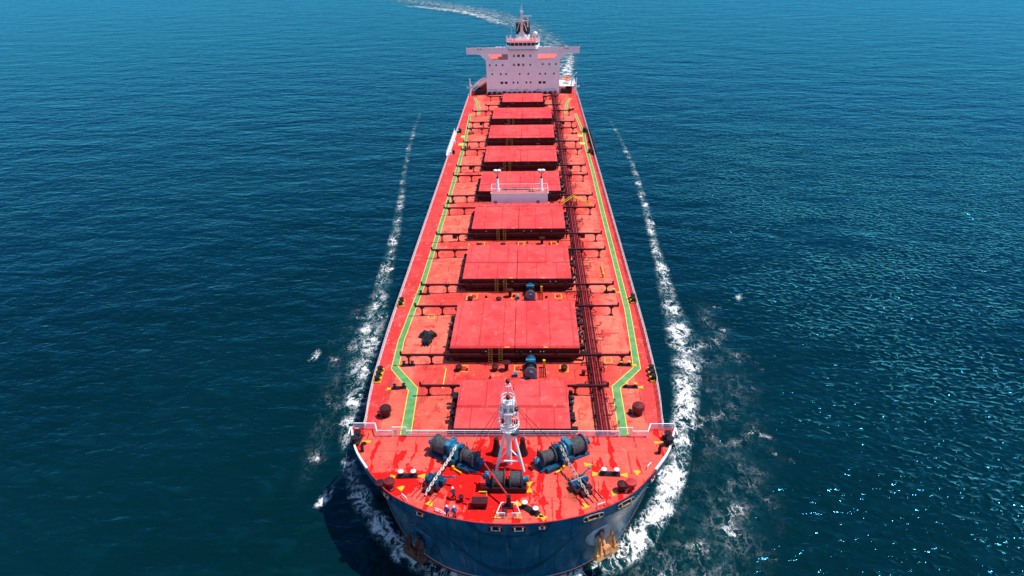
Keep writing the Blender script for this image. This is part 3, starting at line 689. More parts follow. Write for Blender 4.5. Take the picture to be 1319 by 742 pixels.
def deck_vent(loc, base, k=1.0, mat='maroon2'):
    b = MB(); b.lathe([(0.95, 0), (0.95, 0.25), (0.82, 0.3), (0.82, 1.2), (1.22, 1.25), (1.22, 1.9), (1.1, 2.15), (0.02, 2.3)], n=12)
    o = b.build('vent', mat, SHIP, (loc[0], loc[1], base), 0, False); o.scale = (k, k, k)
    w_ = MB(); w_.lathe([(0.30, 0), (0.34, 0.03), (0.30, 0.06)], (-1.55, 0, 0.9), 12); w_.cyl((-1.55, 0, 0.9), (-0.9, 0, 0.9), 0.09, n=6); w_.box((-1.5, -0.1, 0.25), (0.5, 0.4, 0.5))
    w_.build('vent_wheel', 'black', o)
    return o
deck_vent((-18.6, 78.8), zd(18.6), 0.72, 'maroon'); deck_vent((18.1, 79.3), zd(18.1), 0.76)
rnd = random.Random(21)
for gi in range(8):
    yb = hatches[gi][1] + 1.2; ye = hatches[gi + 1][0] - 1.0; zz = D + 0.48
    for x in (-8.7, -3.2, 7.8):
        yv = (ye - 1.2 if gi == 0 else rnd.uniform(yb + 2, ye - 1.2)); b = MB(); b.lathe([(0.38, 0), (0.38, 0.5), (0.55, 0.55), (0.55, 0.8), (0.02, 0.95)], n=12)
        b.build('mushroom_vent', 'maroon', SHIP, (x + rnd.uniform(-.3, .3), yv, zz), 0, True)
    b = MB(); b.lathe([(0.32, 0), (0.32, 1.15), (0.62, 1.3), (0.66, 1.55), (0.05, 1.6)], n=12); b.build('mushroom_vent', 'maroon', SHIP, (-1.3 if gi < 2 else rnd.choice((-5.5, 5.2)), ye - 1.1, zz), 0, True)
    for x in (-8.2, 0.6, 7.9):
        if gi == 1 and x == 0.6: x = -0.4
        g = MB(); yv = ye - 0.9 + (0 if gi > 0 else 0.2)
        for s in (-1, 1): g.box((s * 0.62, 0, 0.011), (0.16, 1.9, 0.006)); g.box((0, s * 0.88, 0.011), (1.08, 0.16, 0.006))
        ring = g.build('manhole_marking', 'yellow', SHIP, (x, yv, zz)); q = MB(); q.lathe([(0.42, 0.004), (0.42, 0.14), (0.36, 0.17), (0.02, 0.17)], n=14); q.build('manhole_cover', 'redpaint', ring, smooth=True)
    g = MB(); xa = -9.5 if gi % 2 else -11.0
    g.box((xa, (yb + ye) / 2, zz + 0.010), (0.16, (ye - yb) * 0.8, 0.008)); g.build('deck_line', 'yellowline', SHIP)
    for k in range(6): g = MB(); g.box((rnd.uniform(-11, 11), rnd.uniform(yb, ye), zz + 0.2), (rnd.uniform(.15, .5), rnd.uniform(.15, .4), 0.4), rnd.uniform(-1, 1)); g.build('deck_fitting', 'black', SHIP)
for x, y in [(-15.5, 107.0), (15.2, 92.9)]:
    g = MB()
    for s in (-1, 1): g.box((s * 0.55, 0, 0.012), (0.15, 1.5, 0.006)); g.box((0, s * 0.68, 0.012), (0.95, 0.15, 0.006))
    g.build('manhole_marking', 'yellow', SHIP, (x, y, zd(x)))

# mooring winches lying fore and aft on the cross decks
def cross_winch(x, y):
    z0 = D + 0.48; b = MB(); b.box((0, 0, 0.12), (2.0, 4.0, 0.24))
    for yy in (-1.7, -0.15, 1.6): b.box((0, yy, 0.65), (1.3, 0.16, 1.1), taper=0.75)
    o = b.build('mooring_winch', 'blue', SHIP, (x, y, z0))
    r = MB(); r.lathe([(0.98, -1.55), (0.98, -1.45), (0.62, -1.4), (0.66, -0.35), (0.98, -0.3), (0.98, -0.2)], (0, 0, 1.1), 18, 'Y'); r.build('rope_drum', 'black', o, smooth=True)
    r = MB(); r.lathe([(0.80, -1.78), (0.98, -1.76), (0.98, -1.62), (0.80, -1.60)], (0, 0, 1.1), 18, 'Y'); r.build('drum_flange', 'blue', o, smooth=True)
    r = MB(); r.lathe([(0.92, -1.80), (1.0, -1.80), (1.0, -1.70), (0.92, -1.70)], (0, 0, 1.1), 18, 'Y'); r.build('flange_rim', 'grey', o, smooth=True)
    r = MB(); r.cyl((0, -2.15, 1.1), (0, -1.75, 1.1), 0.34, n=12); r.build('warping_end', 'lightblue', o, smooth=True)
    r = MB(); r.box((0, 0.5, 1.75), (1.5, 0.5, 0.5)); r.build('gearbox_cover', 'lightblue', o)
    r = MB(); r.box((-2.4, -1.2, 0.3), (0.7, 0.7, 0.6)); r.build('control_box', 'lightblue', o)
    r = MB(); r.cyl((0, 0.0, 1.15), (0, 1.9, 1.15), 0.80, n=16); r.build('gearbox', 'blue', o, smooth=True)
    r = MB(); r.box((2.15, 1.2, 0.75), (0.4, 0.4, 1.3)); r.build('brake_stand', 'yellow', o)
    for k in range(4): r = MB(); r.cyl((1.5 + 0.28 * k, -1.6, 0.05), (1.5 + 0.28 * k, 1.0, 0.05), 0.07, n=6); r.cyl((1.5 + 0.28 * k, -1.6, 0.05), (1.5 + 0.28 * k, -1.5, 1.2), 0.05, n=6); r.build('guide_bar', 'maroon2', o)
cross_winch(2.55, 89.4); cross_winch(2.55, 114.4)

# black canvas cover draped over a davit
def tarp():
    nx, ny = 17, 14; vs = []
    for j in range(ny):
        v = j / (ny - 1)
        for i in range(nx):
            u = i / (nx - 1) * 2 - 1
            wdt = (1.65 if v < 0.3 else 1.20 - 0.45 * v) + 0.10 * math.sin(17 * v + 2 * u)
            x = u * wdt; y = 1.9 - v * 3.6 + (0.35 * v) * math.sin(9 * u)
            h = (0.95 - 0.55 * v) * max(0.0, 1 - abs(u) ** 3) + 0.26 * abs(math.sin(5.2 * u + 2 * v)) * (1 - abs(u) ** 4) + 0.16 * noise.noise(Vector((x * 2, y * 2, 3)))
            if j in (0, ny - 1) or i in (0, nx - 1): h = 0.02
            vs.append((x, y, max(0.02, h)))
    fs = [(j * nx + i, j * nx + i + 1, (j + 1) * nx + i + 1, (j + 1) * nx + i) for j in range(ny - 1) for i in range(nx - 1)]
    t = MB(); t.add(vs, fs); o = t.build('tarpaulin', 'tarp', None, (-15.2, 98.9, zd(15.2)), 0, True)
    tag(o, 'black crumpled tarpaulin on the deck left of the second hatch', 'tarpaulin')
tarp()

# yellow step-over guard across the pipes
g = MB(); g.tube([(10.4, 160.0, D + 1.3), (13.3, 161.2, D + 2.9), (18.0, 160.2, D + 1.1)], 0.13); g.tube([(10.4, 161.4, D + 1.3), (13.3, 162.4, D + 2.9), (18.0, 161.6, D + 1.1)], 0.10)
for x, z in ((10.4, 1.3), (13.3, 2.9), (18.0, 1.1)): g.cyl((x, 160.6, D + .3), (x, 160.6, D + z), 0.07, n=6)
g.build('pipe_crossing', 'yellow', SHIP)
g = MB(); g.tube([(17.4, 127.5, D + .9), (17.3, 122.4, D + .5)], 0.10); g.cyl((17.3, 122.4, D + .2), (17.3, 122.4, D + 1.1), 0.22, n=8); g.build('hose_post', 'yellow', SHIP)
each('yellow_patch', 'yellowline', SHIP, [lambda g, s=s, y=y: g.box((s * 19.6, y, zd(19.6) + 0.02), (1.7, 2.4, 0.012)) for s in (-1, 1) for y in (226, 217)])

# stowed accommodation ladders at the sides
for s, mt in ((-1, 'rail'), (1, 'black')):
    b = MB(); y0, y1 = 204, 232; b.box((0, 0, 0.25), (0.9, y1 - y0, 0.12))
    for sx in (-0.45, 0.45):
        b.box((sx, 0, 0.45), (0.08, y1 - y0, 0.35)); b.cyl((sx, -(y1 - y0) / 2, 1.2), (sx, (y1 - y0) / 2, 1.2), 0.06, n=5)
        for k in range(12): b.cyl((sx, -13 + k * 2.36, 0.3), (sx, -13 + k * 2.36, 1.2), 0.05, n=5)
    for k in range(26): b.box((0, -13.4 + k * 1.07, 0.34), (0.8, 0.3, 0.05))
    for yy in (-12, 0, 12): b.box((-s * 0.8, yy, 0.5), (0.5, 0.6, 1.2))
    o = b.build('accommodation_ladder', mt, SHIP, (s * 22.6, 218, D + 0.1))
    o['label'] = 'white stowed ladder' if s < 0 else 'dark stowed ladder'
    w_ = MB(); w_.box((-s * 1.3, 13, 0.7), (1.1, 1.4, 1.3)); w_.box((-s * 1.5, -11, 0.6), (0.8, 1.0, 1.0)); w_.build('ladder_winch', 'black' if s < 0 else 'maroon', o)

# ------------------------------------------------------------------ small white deckhouse amidships
dh = MB(); dh.box((0, 161.75, D + 2.35), (14.0, 3.5, 3.8)); dh.box((0, 161.75, D + 4.31), (14.3, 3.8, 0.12))
dko = dh.build('deckhouse', 'lilac', SHIP)
g = MB(); g.box((0, 161.75, D + 4.385), (14.0, 3.5, 0.03)); g.build('roof_deck', 'roofred', dko)
g = MB(); z = D + 4.38
railing(g, [(-7.0, 160.05, z), (7.0, 160.05, z), (7.0, 163.45, z), (-7.0, 163.45, z), (-7.0, 160.05, z)], 1.1, 2, 0.06, 2.4)
g.build('roof_railing', 'rail', dko)
g = MB(); g.box((4.6, 159.98, D + 1.5), (0.75, 0.08, 1.8)); g.build('door', 'grey', dko)
g = MB(); g.box((-6.0, 159.98, D + 1.9), (0.8, 0.06, 0.8)); g.build('wall_locker', 'grey', dko)
for x in (-3.4, -1.1, 3.2, 2.6): g = MB(); g.cyl((x, 161.5, z), (x, 161.5, z + 0.8), 0.12, n=8); g.build('roof_vent', 'maroon', dko)
g = MB(); g.box((-1.0, 162.5, z + 0.2), (7, 0.5, 0.3)); g.build('roof_duct', 'maroon', dko)
for x in (-5.45, 5.4):
    g = MB(); g.lathe([(0.62, 0), (0.58, 0.3), (0.38, 0.9), (0.30, 3.2), (0.24, 3.3)], n=14)
    lp = g.build('lamp_post', 'white', SHIP, (x, 161.6, z), 0, True)
    g = MB(); g.cyl((0, 0, 3.3), (0, 0, 4.6), 0.10, n=8); g.lathe([(0.16, 3.25), (0.3, 3.35), (0.3, 3.6), (0.1, 3.65)], n=10); g.build('post_top', 'black', lp)
    each('lamp_shade', 'rust', lp, [lambda g, s=s: g.lathe([(0.05, 4.55), (0.42, 4.85), (0.5, 5.2), (0.4, 5.25)], (s * 0.42, -0.1, 0), 12) for s in (-1, 1)], smooth=True)
    each('lamp_cap', 'white', lp, [lambda g, s=s: g.lathe([(0.52, 5.2), (0.5, 5.45), (0.2, 5.6), (0.02, 5.62)], (s * 0.42, -0.1, 0), 12) for s in (-1, 1)], smooth=True)

# ------------------------------------------------------------------ superstructure
Y0 = 288.5
hs = MB()
hs.box((0, Y0 + 9, D + 5.9), (30.0, 18, 11.8))                                  # accommodation block
hs.box((0, Y0 + 7, D + 14.9), (12.2, 14, 6.19))                                  # tower
for s in (-1, 1):
    A = [(s * 15.0, 11.8), (s * 6.1, 11.8), (s * 6.1, 14.1), (s * 12.4, 14.1)]
    B = [(s * 15.0, 11.8), (s * 12.4, 14.1), (s * 14.1, 16.3), (s * 17.7, 16.3), (s * 15.1, 13.9)]
    Cc = [(s * 22.9, 16.3), (s * 6.1, 16.3), (s * 6.1, 18.8), (s * 22.9, 18.8)]
    for pl in (A, B, Cc): hs.prism([(a, D + b) for a, b in pl], Y0, Y0 + 0.25)
    hs.box((s * 14.5, Y0 + 1.3, D + 16.5), (16.7, 2.0, 0.2)); hs.box((s * 14.5, Y0 + 2.3, D + 17.5), (16.7, 0.12, 2.2)); hs.box((s * 22.8, Y0 + 1.3, D + 17.6), (0.2, 2.0, 2.3))
house = hs.build('accommodation_house', 'lilac', SHIP)
each('upper_deck', 'roofred', house, [lambda g, s=s: g.box((s * 10.5, Y0 + 8.6, D + 14.0), (8.6, 16.4, 0.16)) for s in (-1, 1)])
for s in (-1, 1):
    g = MB(); g.box((s * 14.5, Y0 + 0.12, D + 18.86), (16.8, 0.36, 0.1))
    for x in (7.2, 9.0, 10.5): g.box((s * x, Y0 + 0.4, D + 19.0), (1.2, 0.5, 0.35))
    g.build('wing_capping', 'white', house)
    g = MB()
    railing(g, [(s * 6.2, Y0 + 17.8, D + 11.8), (s * 14.9, Y0 + 17.8, D + 11.8), (s * 14.9, Y0 + 0.4, D + 11.8)], 1.1, 3, 0.05, 2)
    railing(g, [(s * 14.8, Y0 + 16.6, D + 14.08), (s * 14.8, Y0 + 1.0, D + 14.08)], 1.1, 3, 0.06, 2)
    g.build('deck_railing', 'white', house)
for s in (-1, 1):
    for c_, d_ in (((s * 20.5, Y0 + 0.6, D + 18.95), (4.0, 0.3, 0.4)), ((s * 15.8, Y0 + 0.6, D + 18.93), (2.4, 0.3, 0.4)), ((s * 22.4, Y0 + 0.5, D + 19.1), (0.5, 0.6, 0.5))): g = MB(); g.box(c_, d_); g.build('wing_fitting', 'maroon', house)
    for x in (18.1, 17.0): g = MB(); g.cyl((s * x, Y0 - 0.05, D + 18.3), (s * x, Y0 + 0.3, D + 18.3), 0.25, n=10); g.build('wing_lamp', 'maroon', house)
def window(x, z, wd, ht, mat='glass', y=Y0):
    f = MB()
    for s in (-1, 1): f.box((s * (wd / 2 + 0.06), 0, 0), (0.12, 0.10, ht + 0.24)); f.box((0, 0, s * (ht / 2 + 0.06)), (wd, 0.10, 0.12))
    o = f.build('window', 'lilac', house, (x, y - 0.03, D + z))
    p = MB(); p.box((0, 0.0, 0), (wd, 0.06, ht)); p.build('pane', mat, o)
for x in (-1.75, 0.15): window(x, 15.6, 1.0, 0.95, 'glass')
window(-3.6, 15.6, 0.9, 0.95, 'shade_window'); window(3.0, 15.55, 0.6, 0.8)
for x, mt in ((-3.65, 'shade_window'), (-1.75, 'glass'), (0.15, 'shade_window')): window(x, 12.1, 0.95, 0.95, mt)
for x in (-13.5, -10.9, -8.25, 3.0, 8.05, 10.8, 13.4): window(x, 12.05 if x < 4 else 12.25, 0.6, 0.75)
for x in (-12.6, -9.1, -6.9, -1.3, 2.2, 6.95, 9.15, 12.7): window(x, 8.5, 0.6, 0.75)
for x in (-8.7, -6.95, 7.0, 8.75): window(x, 5.0, 1.15, 0.95)
for x in (-3.95, -2.15, 1.4, 3.15): window(x, 5.05, 0.6, 0.8)
for x in (-13.0, 11.5): g = MB(); g.box((x, Y0 - 0.03, D + 2.35), (4.0, 0.06, 0.08)); g.box((x + 1.9, Y0 - 0.03, D + 1.4), (0.08, 0.06, 1.9)); g.build('wall_pipe', 'grey', house)
for x in (-5.0, -2.5, 1.5, 6.5): g = MB(); g.box((x, Y0 - 0.04, D + 2.2), (1.1, 0.08, 0.14)); g.build('wall_lamp', 'grey', house)
for x, h in ((0.4, 1.6), (6.0, 2.0), (2.6, 1.2)): g = MB(); g.cyl((x, Y0 - 0.4, D + .4), (x, Y0 - 0.4, D + .4 + h), 0.14, n=8); g.build('wall_vent', 'grey', house)
for k in range(14): g = MB(); g.box((-14 + k * 2.1, Y0 - 0.5 - (k % 3) * 0.25, D + 0.9), (1.3, 0.8, 0.9 + 0.3 * (k % 2))); g.build('deck_locker', 'maroon', SHIP)

# wheelhouse
wp = [(-6.7, Y0 + 2.2), (-5.2, Y0 - 0.9), (5.2, Y0 - 0.9), (6.7, Y0 + 2.2), (6.7, Y0 + 8), (-6.7, Y0 + 8)]
def grow(k, dy=0): return [(x * k, y + dy) for x, y in wp]
b = MB(); b.prism(wp, D + 18.15, D + 19.55, 'XY'); b.prism([(x * 1.02, y - 0.1) for x, y in wp], D + 20.75, D + 21.15, 'XY')
b.prism([(x * 0.96, y + 0.28 if y < Y0 + 5 else y - .3) for x, y in wp], D + 19.55, D + 20.75, 'XY')
wh = b.build('wheelhouse', 'lilac', SHIP)
def wwin(a, bb, n):
    a, bb = Vector((a[0], a[1], 0)), Vector((bb[0], bb[1], 0)); d = (bb - a); ang = math.atan2(d.y, d.x)
    for k in range(n):
        c = a + d * ((k + 0.5) / n); p = MB(); p.box((0, 0, 0), (d.length / n - 0.28, 0.08, 1.08))
        p.build('window', 'glass', wh, (c.x, c.y, D + 20.15), ang)
q = [(x * 0.96, y + 0.22) for x, y in wp]
wwin(q[0], q[1], 2); wwin(q[1], q[2], 6); wwin(q[2], q[3], 2)
g = MB(); g.prism([(x * 0.98, y) for x, y in wp], D + 21.16, D + 21.22, 'XY'); g.build('roof_deck', 'roofred', wh)
g = MB(); rl = [(x * 1.0, y, D + 21.2) for x, y in wp]; railing(g, rl + [rl[0]], 0.95, 2, 0.04, 1.8); g.build('roof_railing', 'rail', wh)
g = MB(); g.prism([(x * 1.03, y - 0.15) for x, y in wp[:4]] + [(6.7, Y0 + 3), (-6.7, Y0 + 3)], D + 18.02, D + 18.14, 'XY'); g.build('under_sill', 'maroon', wh)

# funnel
b = MB(); b.prism([(-2.9, 298), (-2.2, 296.4), (2.2, 296.4), (2.9, 298), (2.9, 304), (-2.9, 304)], D + 11.8, D + 22.6, 'XY')
fn = b.build('funnel', 'lilac', SHIP)
b = MB(); b.prism([(-2.88, 298), (-2.18, 296.42), (2.18, 296.42), (2.88, 298), (2.88, 303.9), (-2.88, 303.9)], D + 22.6, D + 27.0, 'XY'); b.build('funnel_band', 'black', fn)
for x, y in ((-1.2, 299), (1.2, 299), (0, 301.5), (1.4, 302)): b = MB(); b.cyl((x, y, D + 27.0), (x, y, D + 28.6), 0.45, n=10); b.build('exhaust_pipe', 'grey', fn)
# radar mast
b = MB(); by = 292.5
b.prism([(-2.9, by), (2.9, by), (0.45, by), (-0.45, by)], 0, 0.01, 'XY') if False else None
def frustum(mb, c, z0, z1, a, bsz):
    mb.add([(c[0] + sx * a[0], c[1] + sy * a[1], z0) for sx, sy in ((-1, -1), (1, -1), (1, 1), (-1, 1))] + [(c[0] + sx * bsz[0], c[1] + sy * bsz[1], z1) for sx, sy in ((-1, -1), (1, -1), (1, 1), (-1, 1))],
           [(3, 2, 1, 0), (4, 5, 6, 7), (0, 1, 5, 4), (1, 2, 6, 5), (2, 3, 7, 6), (3, 0, 4, 7)])
frustum(b, (-0.4, by), D + 21.2, D + 24.4, (2.9, 1.5), (0.6, 0.5)); frustum(b, (-0.4, by), D + 24.4, D + 31.2, (0.6, 0.5), (0.32, 0.3)); b.box((-0.4, by, D + 31.6), (1.4, 1.0, 0.9)); b.cyl((-0.4, by, D + 31), (-0.4, by, D + 34.6), 0.10, n=6)
b.cyl((-0.8, by, D + 31), (-0.8, by, D + 34.0), 0.07, n=6)
b.box((-1.4, by - 0.4, D + 28.2), (2.4, 0.9, 0.25)); b.box((1.0, by - 0.3, D + 28.4), (2.6, 0.9, 0.25)); b.cyl((2.0, by - .3, D + 26.0), (2.0, by - .3, D + 30.0), 0.2, n=8)
for s in (-1, 1): b.cyl((-0.4 + s * 2.0, by + 0.5, D + 24.5), (-0.4 + s * 0.4, by, D + 29), 0.12, n=6)
rm = b.build('radar_mast', 'white', SHIP)
b = MB(); b.box((1.3, by - 0.5, D + 30.2), (4.8, 0.35, 0.35)); b.build('radar_scanner', 'white', rm)
b = MB(); b.box((-2.1, by - 0.6, D + 29.0), (2.6, 0.5, 0.4)); b.box((-1.6, by - .6, D + 28.6), (1.2, 0.5, 0.5)); b.build('radar_scanner', 'white', rm)
for x, z in ((-1.6, 27.5), (0.3, 27.3), (1.8, 26.4), (-0.6, 26.8)): b = MB(); b.box((x, by - 0.8, D + z), (0.4, 0.4, 0.4)); b.build('mast_light', 'rust', rm)
b = MB(); b.cyl((5.0, 293.5, D + 21.2), (5.0, 293.5, D + 22.4), 0.3, n=8); b.ball((5.0, 293.5, D + 23.3), 1.0); b.build('radome', 'white', SHIP, smooth=True)
for x, h, r in ((-6.5, 1.9, .28), (-5.0, 2.1, .28), (6.4, 1.5, .28), (3.8, 1.4, .28), (-4.3, 1.0, .28), (-4.6, 5.4, .06), (6.2, 3.4, .06)): b = MB(); b.cyl((x, 289.5, D + 21.2), (x, 289.5, D + 21.2 + h), r, r * .7, n=8); b.build('aerial', 'white', wh)

# structures beside the house
b = MB()
b.box((18.4, 296, D + 3.05), (6.8, 12, 0.2))
for x in (15.6, 21.4):
    for y in (290.5, 296, 301): b.cyl((x, y, D + .2), (x, y, D + 3.0), 0.2, n=8)
railing(b, [(15.2, 290.1, D + 3.15), (21.7, 290.1, D + 3.15), (21.7, 302, D + 3.15)], 1.1, 3, 0.06, 1.6)
b.build('boat_platform', 'rail', SHIP)
b = MB(); b.cyl((20.2, 292, D + 3.1), (20.2, 292, D + 6.0), 0.35, n=10); b.cyl((20.2, 292, D + 5.8), (22.2, 291.2, D + 8.4), 0.25, 0.18, n=8); b.box((20.2, 292, D + 5.2), (1.0, 1.0, 0.9)); b.build('boat_crane', 'white', SHIP)
for s in (-1, 1):
    b = MB(); b.cyl((s * 21.8, 286.8, D), (s * 21.8, 286.8, D + 7.2), 0.26, 0.16, n=8); b.box((s * 22.4, 286.8, D + 3.4), (1.4, 0.3, 0.25)); b.box((s * 22.9, 286.8, D + 3.6), (0.5, 0.5, 0.7)); b.box((s * 21.4, 286.8, D + 4.2), (0.9, 0.5, 0.8)); b.build('light_post', 'rail', SHIP)
# inclined stair and cradle on the left side
b = MB()
for yy in (291, 292.6):
    b.tube([(-20.8, yy, D + 1.2), (-15.2, yy, D + 5.4)], 0.16); b.tube([(-20.6, yy, D + 2.4), (-15.4, yy, D + 6.4)], 0.12)
for k in range(10): b.box((-20.5 + k * 0.56, 291.8, D + 1.4 + k * 0.42), (0.4, 1.5, 0.08))
b.build('outside_stair', 'rail', SHIP)
b = MB(); b.prism([(-20.6, 0.2), (-15.2, 0.2), (-15.2, 4.0), (-17.0, 3.0)], 293.2, 297, 'XZ'); b.m = Matrix.Translation((0, 0, D)); b.v = [v + Vector((0, 0, D)) for v in b.v]
b.box((-18.6, 290.0, 1.0), (3.2, 1.0, 1.4)); b.build('boat_cradle', 'redpaint', SHIP)
for c_, d_ in [((s * 17.8, 289.6, D + 1.15), (4.2, 0.9, 1.6)) for s in (-1, 1)] + [((s * 19.2, 294.5, D + 1.3), (2.6, 3.0, 2.0)) for s in (-1, 1)]: b = MB(); b.box(c_, d_); b.build('winch_housing', 'black', SHIP)
# lifeboat (rests in its cradle: a thing of its own)
lbt = bpy.data.objects.new('lifeboat', None); COL.objects.link(lbt); lbt.location = (18.6, 296.6, D + 3.2)
tag(lbt, 'small orange and white covered lifeboat on the platform right of the white house', 'lifeboat')
b = MB(); prof = []
nseg = 12; vs = []
for j in range(nseg + 1):
    u = j / nseg * 2 - 1; k = (1 - abs(u) ** 2.6) ** 0.5 if abs(u) < 1 else 0.02; k = max(k, 0.03)
    for a in range(10):
        an = math.pi + math.pi * a / 9; vs.append((1.25 * k * math.cos(an), 3.6 * u, 1.3 + 1.15 * k * math.sin(an)))
b.add(vs, [(j * 10 + i, j * 10 + i + 1, (j + 1) * 10 + i + 1, (j + 1) * 10 + i) for j in range(nseg) for i in range(9)]); b.build('boat_hull', 'white', lbt, smooth=True)
b = MB(); vs = []
for j in range(nseg + 1):
    u = j / nseg * 2 - 1; k = max(0.03, (1 - abs(u) ** 2.6) ** 0.5 if abs(u) < 1 else 0.03)
    for a in range(10):
        an = math.pi * a / 9; vs.append((1.27 * k * math.cos(an), 3.6 * u, 1.31 + 1.2 * k * math.sin(an)))
b.add(vs, [(j * 10 + i, j * 10 + i + 1, (j + 1) * 10 + i + 1, (j + 1) * 10 + i) for j in range(nseg) for i in range(9)]); b.box((0, -1.6, 2.5), (1.0, 1.2, 0.7)); b.build('canopy', 'orange', lbt, smooth=True)
b = MB(); b.box((0, -1.6, 2.62), (1.04, 0.9, 0.28)); b.build('window', 'glass', lbt)

# ------------------------------------------------------------------ forecastle: foremast
Z = FC; my = 65.3
b = MB()
for s in (-1, 1): b.cyl((s * 1.72 - 0.1, my - 0.9, Z), (s * 0.42 - 0.15, my, Z + 6.0), 0.20, 0.17, n=10)
b.cyl((-0.2, my + 0.5, Z), (-0.2, my, Z + 6.0), 0.36, 0.30, n=12)
b.cyl((-1.45, my - 0.70, Z + 1.5), (1.2, my - 0.70, Z + 1.5), 0.12, n=8)
for s in (-1, 1): b.cyl((s * 1.35 - 0.12, my - 0.65, Z + 1.7), (-0.2, my + 0.3, Z + 2.7), 0.09, n=8)
b.cyl((-0.2, my, Z + 6.0), (-0.2, my, Z + 10.6), 0.30, 0.22, n=12); b.cyl((-0.2, my, Z + 10.6), (-0.15, my, Z + 13.0), 0.11, 0.07, n=8)
b.lathe([(1.05, 6.0), (1.05, 6.12)], (-0.2, my, Z), 8)
b.box((-0.95, my, Z + 8.4), (0.5, 0.5, 1.2)); b.box((0.6, my, Z + 8.6), (0.5, 0.4, 1.0)); b.box((-0.2, my - 0.1, Z + 9.7), (1.5, 0.7, 0.5)); b.box((-.2, my - .5, Z + 6.6), (1.3, .3, .9)); b.box((-.2, my + .35, Z + 9.1), (1.5, .3, 1.9)); b.box((-.2, my - .4, Z + 8.0), (0.8, .3, 1.6))
fm = b.build('foremast', 'white', SHIP, smooth=True)
b = MB()
def loop(mb, cx, cy, z, rx, ry, r=0.045, n=14): mb.tube([(cx + rx * math.cos(2 * math.pi * i / n), cy + ry * math.sin(2 * math.pi * i / n), z) for i in range(n + 1)], r, 5)
for zz in (7.2, 6.7): loop(b, -0.2, my, Z + zz, 1.3, 1.2)
for k in range(8):
    a = 2 * math.pi * k / 8; b.cyl((-0.2 + 1.05 * math.cos(a), my + 1.05 * math.sin(a), Z + 6.1), (-0.2 + 1.3 * math.cos(a), my + 1.2 * math.sin(a), Z + 7.2), 0.045, n=5)
for zz, rr in ((9.0, 1.1), (10.4, 0.8), (10.9, 0.8), (12.6, .35)): loop(b, -0.2, my, Z + zz, rr, rr)
for k in range(8):
    a = 2 * math.pi * k / 8; b.cyl((-0.2 + 1.3 * math.cos(a), my + 1.2 * math.sin(a), Z + 7.2), (-0.2 + 0.8 * math.cos(a), my + 0.8 * math.sin(a), Z + 10.9), 0.045, n=5)
for s in (-1, 1): b.cyl((-.2 + s * .85, my, Z + 10.9), (-.2 + s * .35, my, Z + 12.6), 0.045, n=5)
b.build('mast_cage', 'rail', fm)
b = MB(); b.lathe([(0.42, 5.55), (0.55, 5.6), (0.55, 6.0)], (0.55, my - 0.35, Z), 12); b.build('mast_lamp_housing', 'teal', fm)
for c in ((-0.2, my - 0.2, Z + 10.9), (-0.2, my, Z + 13.1), (-0.9, my - .5, Z + 7.6), (0.7, my - .4, Z + 7.4), (0.75, my - .3, Z + 9.2)): b = MB(); b.lathe([(0.2, -0.25), (0.25, -0.1), (0.25, 0.2), (0.1, 0.3)], c, 10); b.build('mast_light', 'black', fm, smooth=True)
for x0, x1, y1 in ((-0.9, -4.9, 69.6), (0.6, 5.0, 70.2), (-0.8, -3.6, 70.6), (0.5, 3.6, 70.6)): b = MB(); b.cyl((x0, my, Z + 9.8), (x1, y1, Z + 0.1), 0.035, n=5); b.build('stay_wire', 'black', fm)
for x in (-1.9, 1.45):
    b = MB(); b.lathe([(0.72, 0), (0.72, 0.3), (0.55, 0.5), (0.32, 2.1), (0.36, 2.25), (0.30, 2.5), (0.02, 2.55)], n=14); b.build('cowl_vent', 'black', SHIP, (x, 67.6, FC), 0, True)

